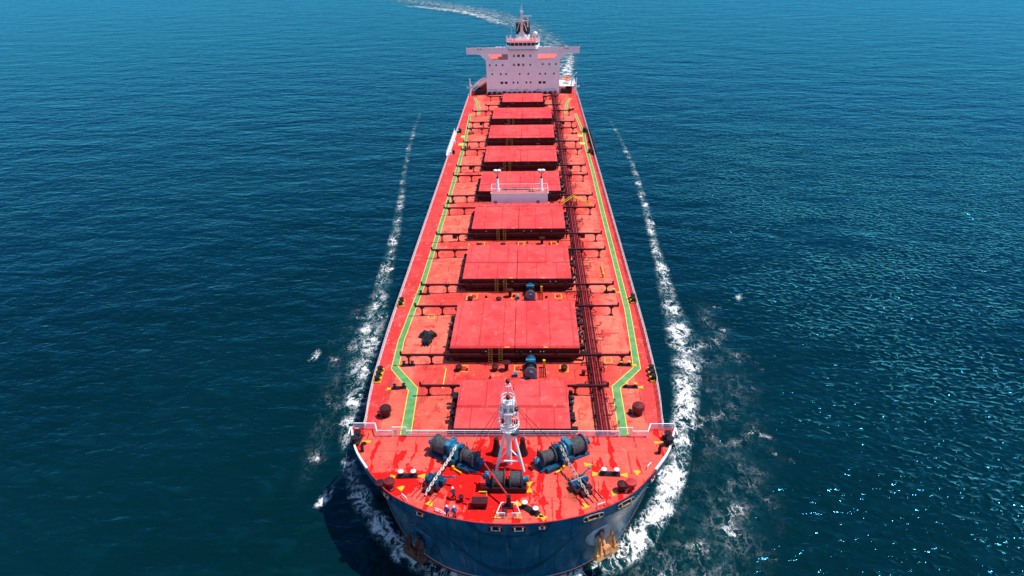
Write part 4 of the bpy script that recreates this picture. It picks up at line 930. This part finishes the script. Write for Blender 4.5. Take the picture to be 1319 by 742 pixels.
# windlasses with gypsy, drums and gearboxes; modelled along local X
def windlass(loc, rz, flip):
    f = flip; b = MB()
    b.box((0, 0, 0.12), (7.2, 2.2, 0.24))
    for x in (-3.35, -1.05, 0.15, 1.0, 3.1): b.box((x * f, 0, 0.75), (0.20, 1.5, 1.3), taper=0.6)
    b.box((-0.2 * f, -1.25, 0.55), (1.6, 0.5, 0.9)); b.box((2.0 * f, -1.3, 0.35), (1.8, 0.6, 0.5))
    o = b.build('windlass', 'blue', SHIP, loc, rz)
    d = MB(); d.lathe([(1.22, -3.2), (1.22, -3.05), (0.98, -3.0), (1.05, -2.1), (0.98, -1.3), (1.22, -1.25), (1.22, -1.1)], (0, 0, 1.35), 24, 'X')
    if f < 0: d.v = [Vector((-v.x, v.y, v.z)) for v in d.v]
    d.build('rope_drum', 'rope', o, smooth=True)
    d = MB(); d.lathe([(1.05, 1.2), (1.05, 1.32), (0.72, 1.36), (0.80, 2.2), (0.72, 2.9), (1.05, 2.94), (1.05, 3.05)], (0, 0, 1.3), 24, 'X')
    if f < 0: d.v = [Vector((-v.x, v.y, v.z)) for v in d.v]
    d.build('rope_drum', 'rope', o, smooth=True)
    g = MB(); g.lathe([(1.10, -0.35), (1.15, -0.3), (1.15, -0.1), (0.75, 0.05), (0.75, 0.25), (1.1, 0.4), (1.1, 0.55)], (0, 0, 1.35), 24, 'X')
    if f < 0: g.v = [Vector((-v.x, v.y, v.z)) for v in g.v]
    g.build('gypsy_wheel', 'lightblue', o, smooth=True)
    g = MB(); g.box((-0.75 * f, 0.15, 1.6), (0.62, 1.7, 1.9), rx=0.0); g.box((-0.75 * f, -0.4, 2.6), (0.55, 1.2, 0.25)); g.build('gearbox', 'lightblue', o)
    g = MB(); g.box((0.8 * f, 0.3, 1.9), (0.4, 0.8, 0.8)); g.build('motor', 'blue', o)
    for pf in ([(0.42, -4.05), (0.46, -3.95), (0.30, -3.7), (0.36, -3.4)], [(0.36, 3.2), (0.30, 3.5), (0.46, 3.8), (0.42, 3.9)]):
        g = MB(); g.lathe(pf, (0, 0, 1.3), 16, 'X')
        if f < 0: g.v = [Vector((-v.x, v.y, v.z)) for v in g.v]
        g.build('warping_end', 'lightblue', o, smooth=True)
    rnd = random.Random(4)
    for k in range(9): g = MB(); x = rnd.uniform(-0.4, 2.6) * f; y = rnd.uniform(0.9, 2.1); g.cyl((x, y, 0), (x + rnd.uniform(-.1, .1), y, rnd.uniform(0.8, 1.9)), 0.05, n=5); g.build('control_lever', 'maroon', o)
    g = MB(); g.cyl((0.9 * f, -1.8, 0.12), (2.1 * f, -2.1, 0.30), 0.12, n=8); g.box((0.7 * f, -1.8, 0.3), (0.3, 0.3, 0.5)); g.build('brake_handle', 'yellow', o)
    return o
WL = (-7.0, 66.6, FC); WR = (6.4, 66.7, FC)
windlass(WL, -0.50, 1); windlass(WR, 0.50, -1)
g = MB(); g.prism([(9.2, 66.0), (10.4, 65.6), (9.3, 65.3)], FC + .006, FC + .012, 'XY'); g.build('hazard_wedge', 'yellow', SHIP)

# anchor chains
def chain_link(mb, c, d, upv, L=0.52, Wd=0.30, r=0.075):
    d = d.normalized(); s = d.cross(upv).normalized(); pts = []
    for k in range(11):
        a = 2 * math.pi * k / 10; pts.append(c + d * (math.copysign(abs(math.cos(a)) ** 0.7, math.cos(a)) * L / 2) + s * (math.sin(a) * Wd / 2))
    mb.tube(pts, r, 5)
def chain(path, mat, label):
    pts = [Vector(p) for p in path]; mb = MB(); i = 0
    for a, b_ in zip(pts[:-1], pts[1:]):
        ln = (b_ - a).length; n = max(1, int(ln / 0.36))
        for k in range(n):
            d = b_ - a; side = d.cross(Vector((0, 0, 1))).normalized()
            chain_link(mb, a + d * (k + 0.5) / n, d, (Vector((0, 0, 1)) if i % 2 else side)); i += 1
    o = mb.build('anchor_chain', mat, None, (0, 0, 0)); tag(o, label, 'chain')
chain([(-6.9, 66.3, FC + 2.5), (-7.15, 65.6, FC + 2.3), (-7.6, 64.7, FC + 1.8), (-9.0, 62.1, FC + 1.15), (-9.9, 60.5, FC + 0.5), (-10.15, 60.1, FC + 0.15)], 'chain', 'pale heavy anchor chain running forward from the left windlass')
chain([(6.25, 66.3, FC + 2.5), (6.5, 65.6, FC + 2.3), (6.9, 64.7, FC + 1.8), (8.2, 62.0, FC + 1.15), (9.2, 60.2, FC + 0.5), (9.4, 59.9, FC + 0.15)], 'rustchain', 'rust stained anchor chain running forward from the right windlass')
def chain_stopper(loc, rz):
    b = MB(); b.box((-0.5, 0, 0.5), (0.25, 1.6, 1.0)); b.box((0.5, 0, 0.5), (0.25, 1.6, 1.0)); b.box((0, 0, 0.1), (1.8, 2.2, 0.2)); b.cyl((-1.1, 0.2, 1.0), (1.1, 0.2, 1.0), 0.15, n=8)
    b.cyl((0.6, 0.5, 1.0), (2.0, 0.9, 1.3), 0.10, n=6); b.box((-0.95, -.3, 0.8), (0.4, 0.7, 0.6)); b.box((0.95, .1, 0.7), (0.5, 0.6, 0.7))
    o = b.build('chain_stopper', 'blue', SHIP, loc, rz)
    c = MB(); c.cyl((1.9, 0.85, 1.28), (2.25, 0.95, 1.35), 0.16, n=8); c.build('stopper_lever', 'lightblue', o)
    for k in range(5): c = MB(); c.cyl((-1.3 + 0.65 * k, -1.4, 0.05), (-1.3 + 0.65 * k, -3.2, 0.05), 0.05, n=5); c.cyl((-1.3 + .65 * k, -1.4, .05), (-1.3 + .65 * k, -1.5, 0.9), 0.05, n=5); c.build('guide_bar', 'maroon', o)
    c = MB(); c.box((0, -0.9, 0.3), (2.2, 0.6, 0.4)); c.box((0, -1.5, 0.25), (1.3, 0.9, 0.5)); c.build('hawse_grating', 'maroon', o)
chain_stopper((-9.1, 62.2, FC), -0.50); chain_stopper((8.35, 61.9, FC), 0.50)

# centre mooring winch
b = MB(); b.box((0, 0, 0.12), (5.4, 2.0, 0.24)); b.box((0, -1.0, 0.45), (5.2, 0.4, 0.7))
for x in (-2.5, -1.6, 0.25, 0.55, 2.2): b.box((x, 0, 0.7), (0.18, 1.5, 1.2), taper=0.6)
cw = b.build('mooring_winch', 'black', SHIP, (-0.7, 61.8, FC))
for x0 in (-1.45, 0.65):
    d = MB(); d.lathe([(1.1, 0), (1.1, 0.10), (0.86, 0.14), (0.92, 0.75), (0.86, 1.4), (1.1, 1.44), (1.1, 1.54)], (x0, 0, 1.25), 24, 'X'); d.build('rope_drum', 'rope', cw, smooth=True)
d = MB(); d.lathe([(0.36, 2.3), (0.30, 2.5), (0.44, 2.85), (0.42, 2.95)], (0, 0, 1.25), 16, 'X'); d.build('warping_end', 'lightblue', cw, smooth=True)
d = MB(); d.box((-2.1, 0.2, 1.1), (0.5, 0.9, 1.5)); d.build('gearbox', 'lightblue', cw)
d = MB(); d.box((-2.55, -0.2, 0.8), (0.6, 1.4, 1.2)); d.build('motor', 'redpaint', cw)
g = MB(); g.prism([(1.95, 62.6), (2.75, 62.6), (2.35, 61.7), (2.75, 60.8), (1.95, 60.8), (2.3, 61.7)], FC + .006, FC + .012, 'XY'); g.build('hazard_wedge', 'yellow', SHIP)

# bow: derrick post, red boom, little white rails, small hatch
b = MB(); b.cyl((-0.1, 58.6, FC), (-0.1, 58.6, FC + 1.5), 0.32, 0.22, n=10); b.box((-0.1, 58.6, FC + 0.1), (1.0, 1.0, 0.2)); b.box((-0.1, 58.5, FC + 1.5), (0.5, 0.5, 0.35))
bp = b.build('boom_post', 'black', SHIP)
b = MB(); b.cyl((-0.15, 58.7, FC + 1.45), (-3.1, 62.6, FC + 2.9), 0.13, 0.10, n=8); b.build('boom', 'redpaint', bp)
b = MB()
for s in (-1, 1):
    railing(b, [(s * 1.35 - 0.1, 56.7, FC), (s * 0.4 - 0.1, 56.7, FC)], 0.9, 3, 0.055, 1.0)
    b.tube([(s * 1.35 - 0.1, 56.7, FC + 0.9), (s * 0.85 - 0.1, 58.3, FC + 0.9), (s * 0.3 - 0.1, 58.3, FC + 0.9)], 0.055); b.cyl((s * 0.85 - 0.1, 58.3, FC), (s * 0.85 - 0.1, 58.3, FC + 0.9), 0.05, n=5)
b.build('bow_railing', 'rail', SHIP)
b = MB(); b.box((0, 0, 0.55), (1.7, 0.9, 0.6)); b.box((0, 0, 0.9), (1.9, 1.1, 0.10))
for s in (-1, 1): b.box((s * 0.6, -0.2, 0.12), (0.12, 0.6, 0.25))
b.box((0, -0.5, 0.06), (1.6, 0.2, 0.1)); b.cyl((-1.2, 0.3, 0.8), (-1.7, 0.4, 0.8), 0.1, n=6)
sh = b.build('store_hatch', 'maroon', SHIP, (-3.5, 58.6, FC))
b = MB(); b.cyl((0.75, 0.6, 0.2), (0.75, 1.2, 1.1), 0.05, n=5); b.box((0.3, 1.18, 1.08), (0.95, 0.12, 0.12)); b.build('hatch_handle', 'yellow', sh)
for x, y in ((-5.75, 59.3), (-0.55, 57.2)):
    b = MB(); b.lathe([(0.28, 0), (0.22, 0.1), (0.22, 0.7), (0.32, 0.75), (0.30, 0.9), (0.02, 0.95)], n=12); b.build('sounding_pipe', 'maroon', SHIP, (x, y, FC), 0, True)
for x, y, mt in ((-14.6, 61.3, 'maroon2'), (14.5, 61.3, 'redpaint')):
    b = MB(); b.lathe([(0.55, 0), (0.55, 0.2), (0.45, 0.25), (0.45, 1.0), (0.68, 1.05), (0.68, 1.35), (0.02, 1.5)], n=16); b.build('mushroom_vent', mt, SHIP, (x, y, FC), 0, True)
    b = MB(); b.lathe([(0.35, 0), (0.35, 0.8), (0.6, 0.85), (0.6, 1.15), (0.02, 1.2)], n=12); b.build('mushroom_vent', 'maroon', SHIP, (x - 1.1, y - 0.1, FC), 0, True)
for x, y in ((-19.4, 67.9), (19.0, 67.7)):
    b = MB(); b.cyl((0, 0, 0), (0, 0, 0.9), 0.22, n=10); b.tube([(0, 0, 0.85), (0.1, 0.1, 1.2), (0.3, 0.25, 1.3), (0.45, 0.3, 1.0)], 0.2, 8); b.build('gooseneck_vent', 'black', SHIP, (x, y, FC), 0, True)
for s in (-1, 1):
    b = MB(); b.box((0, 0, 0.12), (1.1, 2.2, 0.24)); o = b.build('roller_fairlead', 'black', SHIP, (s * 20.6, 70.0, FC), s * 0.12)
    each('roller', 'black', o, [lambda r, k=k: r.lathe([(0.55, 0.24), (0.55, 0.34), (0.38, 0.4), (0.38, 0.95), (0.5, 1.0), (0.5, 1.1)], (0, -0.55 + 1.1 * k, 0), 14) for k in range(2)], smooth=True); h = MB(); h.prism([(-s * 0.7, -0.05), (-s * 1.9, -0.25), (-s * 1.9, 0.3), (-s * 0.7, 0.05)], .006, .012, 'XY'); h.build('hazard_wedge', 'yellow', o)
# fairleads let into the bulwark, with a yellow wedge and white grab rail behind each
def fairlead(x, big=1.0):
    s = 1 if x >= 0 else -1
    ax = abs(x)
    for i in range(len(rim) - 1):
        if rim[i].x <= ax <= rim[i + 1].x and rim[i].y < 72: break
    u = (ax - rim[i].x) / max(1e-6, rim[i + 1].x - rim[i].x); p = rim[i].lerp(rim[i + 1], u); tg = (rim[i + 1] - rim[i]); tg.z = 0; tg.normalize()
    if s < 0: p = Vector((-p.x, p.y, p.z)); tg = Vector((tg.x, -tg.y, 0)); 
    ang = math.atan2(tg.y, tg.x)
    wd, ht = 1.35 * big, 0.62 * min(1.25, big)
    b = MB()
    n = 16; pts = [(math.copysign(abs(math.cos(2 * math.pi * k / n)) ** 0.5, math.cos(2 * math.pi * k / n)) * wd / 2, -0.10, math.copysign(abs(math.sin(2 * math.pi * k / n)) ** 0.6, math.sin(2 * math.pi * k / n)) * ht / 2) for k in range(n + 1)]
    b.tube(pts, 0.075, 6)
    out = Vector((tg.y, -tg.x, 0)); 
    if out.y > 0: out = -out
    c = p + out * 0.02; c.z = D + p.z - 0.62
    o = b.build('fairlead', 'grey' if big > 1.2 else 'maroon2', SHIP, c, ang)
    h = MB(); h.add([(q[0] * .97, -0.07, q[2] * .97) for q in pts[:-1]], [tuple(range(n))]); h.build('opening', 'black', o)
    each('roller', 'chain' if big <= 1.2 else 'rust', o, [lambda r, k=k: r.cyl((k * wd, -0.12, -ht * .35), (k * wd, -0.12, ht * .35), 0.10, n=8) for k in (-0.28, 0.28)])
    r = MB(); r.box((0.05, -.13, -ht * .36), (wd * .55, .06, .09)); r.build('worn_lip', 'chain' if big <= 1.2 else 'rust', o)
    iw = p - out * 1.7
    w_ = MB(); ct = Vector((iw.x, iw.y, 0)); a = tg * 0.55; bb = -out * 0.75
    w_.prism([tuple((ct - a * .9).xy), tuple((ct + a * .9).xy), tuple((ct + a * .25 + bb).xy), tuple((ct - a * .25 + bb).xy)], FC + .006, FC + .012, 'XY'); w_.build('hazard_wedge', 'yellow', SHIP)
    gq = p - out * 1.25 + tg * 1.7
    if abs(x) > 7:
        g_ = MB(); e = tg * 0.55; g_.tube([tuple(gq - e + Vector((0, 0, FC - gq.z))), tuple(gq - e * .8 + Vector((0, 0, FC + .5 - gq.z))), tuple(gq + e * .8 + Vector((0, 0, FC + .5 - gq.z))), tuple(gq + e + Vector((0, 0, FC - gq.z)))], 0.06); g_.build('grab_rail', 'rail', SHIP)
for x, bg_ in ((-14.7, 1.0), (-10.3, 1.0), (-1.5, 1.2), (1.1, 1.2), (3.7, 0.7), (9.6, 1.9), (13.6, 1.9), (17.3, 1.0)): fairlead(x, bg_)

# ------------------------------------------------------------------ hawse bolsters and anchors
def anchor(loc, rz, mat, label, tilt):
    root = bpy.data.objects.new('anchor', None); COL.objects.link(root); root.location = loc; root.rotation_euler = (tilt, 0, rz)
    tag(root, label, 'anchor')
    b = MB(); b.prism([(-1.75, -0.45), (-1.45, -0.75), (1.45, -0.75), (1.75, -0.45), (1.6, 0.15), (-1.6, 0.15)], -0.65, 0.15, 'XZ'); b.box((0, -0.5, 0.3), (0.9, 0.6, 0.9)); b.build('crown', mat, root)
    for s in (-1, 1):
        f = MB(); f.prism([(s * 0.55, 0.0), (s * 1.55, 0.0), (s * 1.30, 1.2), (s * 0.95, 2.6), (s * 0.75, 1.4)], -0.50, -0.05, 'XZ')
        f.prism([(s * 0.95, 0.1), (s * 1.15, 0.1), (s * 1.0, 2.2)], -0.72, -0.48, 'XZ'); f.build('fluke', mat, root)
    f = MB(); f.cyl((0, -0.2, 0.0), (0, 0.45, 2.3), 0.22, 0.20, n=10); f.box((0, -0.62, 0.55), (0.5, 0.25, 0.6)); f.build('shank', mat, root)
def hull_pt(x, z):
    # point and outward normal of the hull at height z above water, on the bow, at half-breadth |x|
    best = None
    ks2 = [k / 60 for k in range(0, 61)]
    for k in ks2:
        rg = hull_ring(k)
        for p, qn in zip(rg[:40], rg[1:41]):
            if p.x <= abs(x) <= qn.x and abs(p.z - z) < 0.25:
                d = abs(p.z - z)
                if best is None or d < best[0]: best = (d, p.lerp(qn, (abs(x) - p.x) / max(1e-6, qn.x - p.x)), (qn - p))
    return best[1], best[2]
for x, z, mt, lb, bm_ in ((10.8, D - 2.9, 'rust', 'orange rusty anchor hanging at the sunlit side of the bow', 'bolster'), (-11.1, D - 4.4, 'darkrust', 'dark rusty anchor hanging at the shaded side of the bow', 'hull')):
    p, tg = hull_pt(x, z); s = 1 if x > 0 else -1
    if s < 0: p = Vector((-p.x, p.y, p.z)); tg = Vector((tg.x, -tg.y, tg.z))
    ang = math.atan2(tg.y, tg.x); out = Vector((tg.y, -tg.x, 0)).normalized(); out = out if out.y < 0 else -out
    b = MB(); b.lathe([(1.9, -1.2), (1.85, 0.25), (1.6, 0.62), (1.15, 0.75), (0.8, 0.5), (0.7, -0.5)], (-0.35 * s, 0, 0), 24, 'Y')
    b.v = [Vector((v.x, -v.y, v.z)) for v in b.v]
    bo = b.build('hawse_bolster', bm_, SHIP, p + Vector((0, 0, 1.0)), ang, True)
    anchor(p + out * 1.15 + Vector((0, 0, -1.15)), ang, mt, lb, R(-8))

# ------------------------------------------------------------------ people on the forecastle
def person(loc, rz, mat, label, pose):
    J = {'stand': dict(hip=(0, 0, 0.92), chest=(0, 0.02, 1.32), neck=(0, 0.02, 1.50), head=(0, 0.05, 1.66), sh=0.20, kneeL=(-0.11, 0.04, 0.50), footL=(-0.13, 0.0, 0.06), kneeR=(0.11, 0.02, 0.50), footR=(0.14, -0.02, 0.06), elL=(-0.30, 0.05, 1.16), haL=(-0.24, 0.24, 0.98), elR=(0.30, 0.04, 1.16), haR=(0.25, 0.22, 0.96)),
         'bend': dict(hip=(0, -0.12, 0.86), chest=(0, 0.20, 1.18), neck=(0, 0.34, 1.30), head=(0, 0.43, 1.42), sh=0.20, kneeL=(-0.13, 0.08, 0.46), footL=(-0.14, -0.08, 0.06), kneeR=(0.15, 0.0, 0.46), footR=(0.18, -0.12, 0.06), elL=(-0.28, 0.38, 0.98), haL=(-0.18, 0.56, 0.78), elR=(0.30, 0.36, 0.98), haR=(0.18, 0.56, 0.80))}[pose]
    root = bpy.data.objects.new('person', None); COL.objects.link(root); root.location = loc; root.rotation_euler = (0, 0, rz); tag(root, label, 'person')
    def skin(name, vts, eds, rad, mt, par, sub=1):
        me = bpy.data.meshes.new(name); me.from_pydata(vts, eds, []); me.materials.append(M[mt]); o = bpy.data.objects.new(name, me); COL.objects.link(o); o.parent = par
        md_ = o.modifiers.new('skin', 'SKIN'); md_.use_smooth_shade = True
        for v, r in zip(me.skin_vertices[0].data, rad): v.radius = (r, r)
        me.skin_vertices[0].data[0].use_root = True
        sb = o.modifiers.new('sub', 'SUBSURF'); sb.levels = sub; sb.render_levels = sub
        return o
    h, c, nk, hd = J['hip'], J['chest'], J['neck'], J['head']; s = J['sh']
    shL, shR = (-s, c[1], c[2] + 0.10), (s, c[1], c[2] + 0.10); hpL, hpR = (-0.10, h[1], h[2] - 0.06), (0.10, h[1], h[2] - 0.06)
    toeL = (J['footL'][0], J['footL'][1] + 0.16, 0.04); toeR = (J['footR'][0], J['footR'][1] + 0.16, 0.04)
    top = (hd[0], hd[1] + 0.01, hd[2] + 0.08)
    def fing(hand, sg): 
        x, y, z = hand; return [(x + sg * 0.03, y + 0.10, z - 0.06), (x, y + 0.11, z - 0.07), (x - sg * 0.03, y + 0.10, z - 0.06), (x - sg * 0.05, y + 0.05, z - 0.02)]
    vts = [h, c, nk, hd, top, shL, J['elL'], J['haL'], shR, J['elR'], J['haR'], hpL, J['kneeL'], J['footL'], toeL, hpR, J['kneeR'], J['footR'], toeR]
    eds = [(0, 1), (1, 2), (2, 3), (3, 4), (1, 5), (5, 6), (6, 7), (1, 8), (8, 9), (9, 10), (0, 11), (11, 12), (12, 13), (13, 14), (0, 15), (15, 16), (16, 17), (17, 18)]
    rad = [.13, .15, .055, .095, .07, .07, .045, .035, .07, .045, .035, .09, .06, .045, .04, .09, .06, .045, .04]
    b0 = len(vts); fl = fing(J['haL'], -1); frr = fing(J['haR'], 1); vts += fl + frr; eds += [(7, b0 + k) for k in range(4)] + [(10, b0 + 4 + k) for k in range(4)]; rad += [.012] * 8
    skin('body', vts, eds, rad, 'skin', root, 2)
    cv = [h, c, (c[0], c[1] + (nk[1] - c[1]) * .6, nk[2] - 0.06), shL, J['elL'], tuple(Vector(J['elL']).lerp(Vector(J['haL']), .85)), shR, J['elR'], tuple(Vector(J['elR']).lerp(Vector(J['haR']), .85)), hpL, J['kneeL'], tuple(Vector(J['footL']) + Vector((0, 0, .06))), hpR, J['kneeR'], tuple(Vector(J['footR']) + Vector((0, 0, .06)))]
    ce = [(0, 1), (1, 2), (1, 3), (3, 4), (4, 5), (1, 6), (6, 7), (7, 8), (0, 9), (9, 10), (10, 11), (0, 12), (12, 13), (13, 14)]
    skin('overalls', cv, ce, [.17, .19, .09, .10, .075, .06, .10, .075, .06, .12, .09, .08, .12, .09, .08], mat, root, 2)
    b = MB()
    for sx in (-1, 1): fx = J['footL'] if sx < 0 else J['footR']; b.box((fx[0], fx[1] + 0.07, 0.06), (0.11, 0.29, 0.12), taper=0.85)
    b.build('boots', 'black', root)
    b = MB(); b.lathe([(0.155, 0.0), (0.15, 0.02), (0.128, 0.025), (0.120, 0.09), (0.075, 0.145), (0.01, 0.155)], (hd[0], hd[1], hd[2] + 0.05), 16); b.build('helmet', 'helmet', root, smooth=True)
    b = MB(); b.lathe([(0.004, -0.02), (0.018, 0.0), (0.004, 0.02)], (hd[0], hd[1] + 0.115, hd[2] - 0.01), 6)
    for sx in (-1, 1): b.ball((sx * 0.035, hd[1] + 0.095, hd[2] + 0.02), 0.012, 1, 6)
    b.build('face', 'skin', root)
person((-6.65, 59.6, FC), R(20), 'darkoveralls', 'crew member in dark overalls and white helmet bending over the deck alone', 'bend')
person((-7.15, 56.95, FC), R(165), 'overalls', 'crew member in blue overalls and white helmet, left of the pair standing by the bulwark', 'stand')
person((-6.35, 56.85, FC), R(-150), 'overalls', 'crew member in blue overalls and white helmet, right of the pair standing by the bulwark', 'stand')
# rope lying by the bulwark
g = MB()
rp = [(-8.7 + 0.16 * k, 57.75 - 0.05 * k + 0.14 * math.sin(k * 1.3), FC + 0.07 + 0.06 * (k % 2)) for k in range(11)]
g.tube(rp, 0.06, 6); o = g.build('rope', 'rail', None); tag(o, 'short white rope lying at the bulwark beside the two crew members', 'rope')
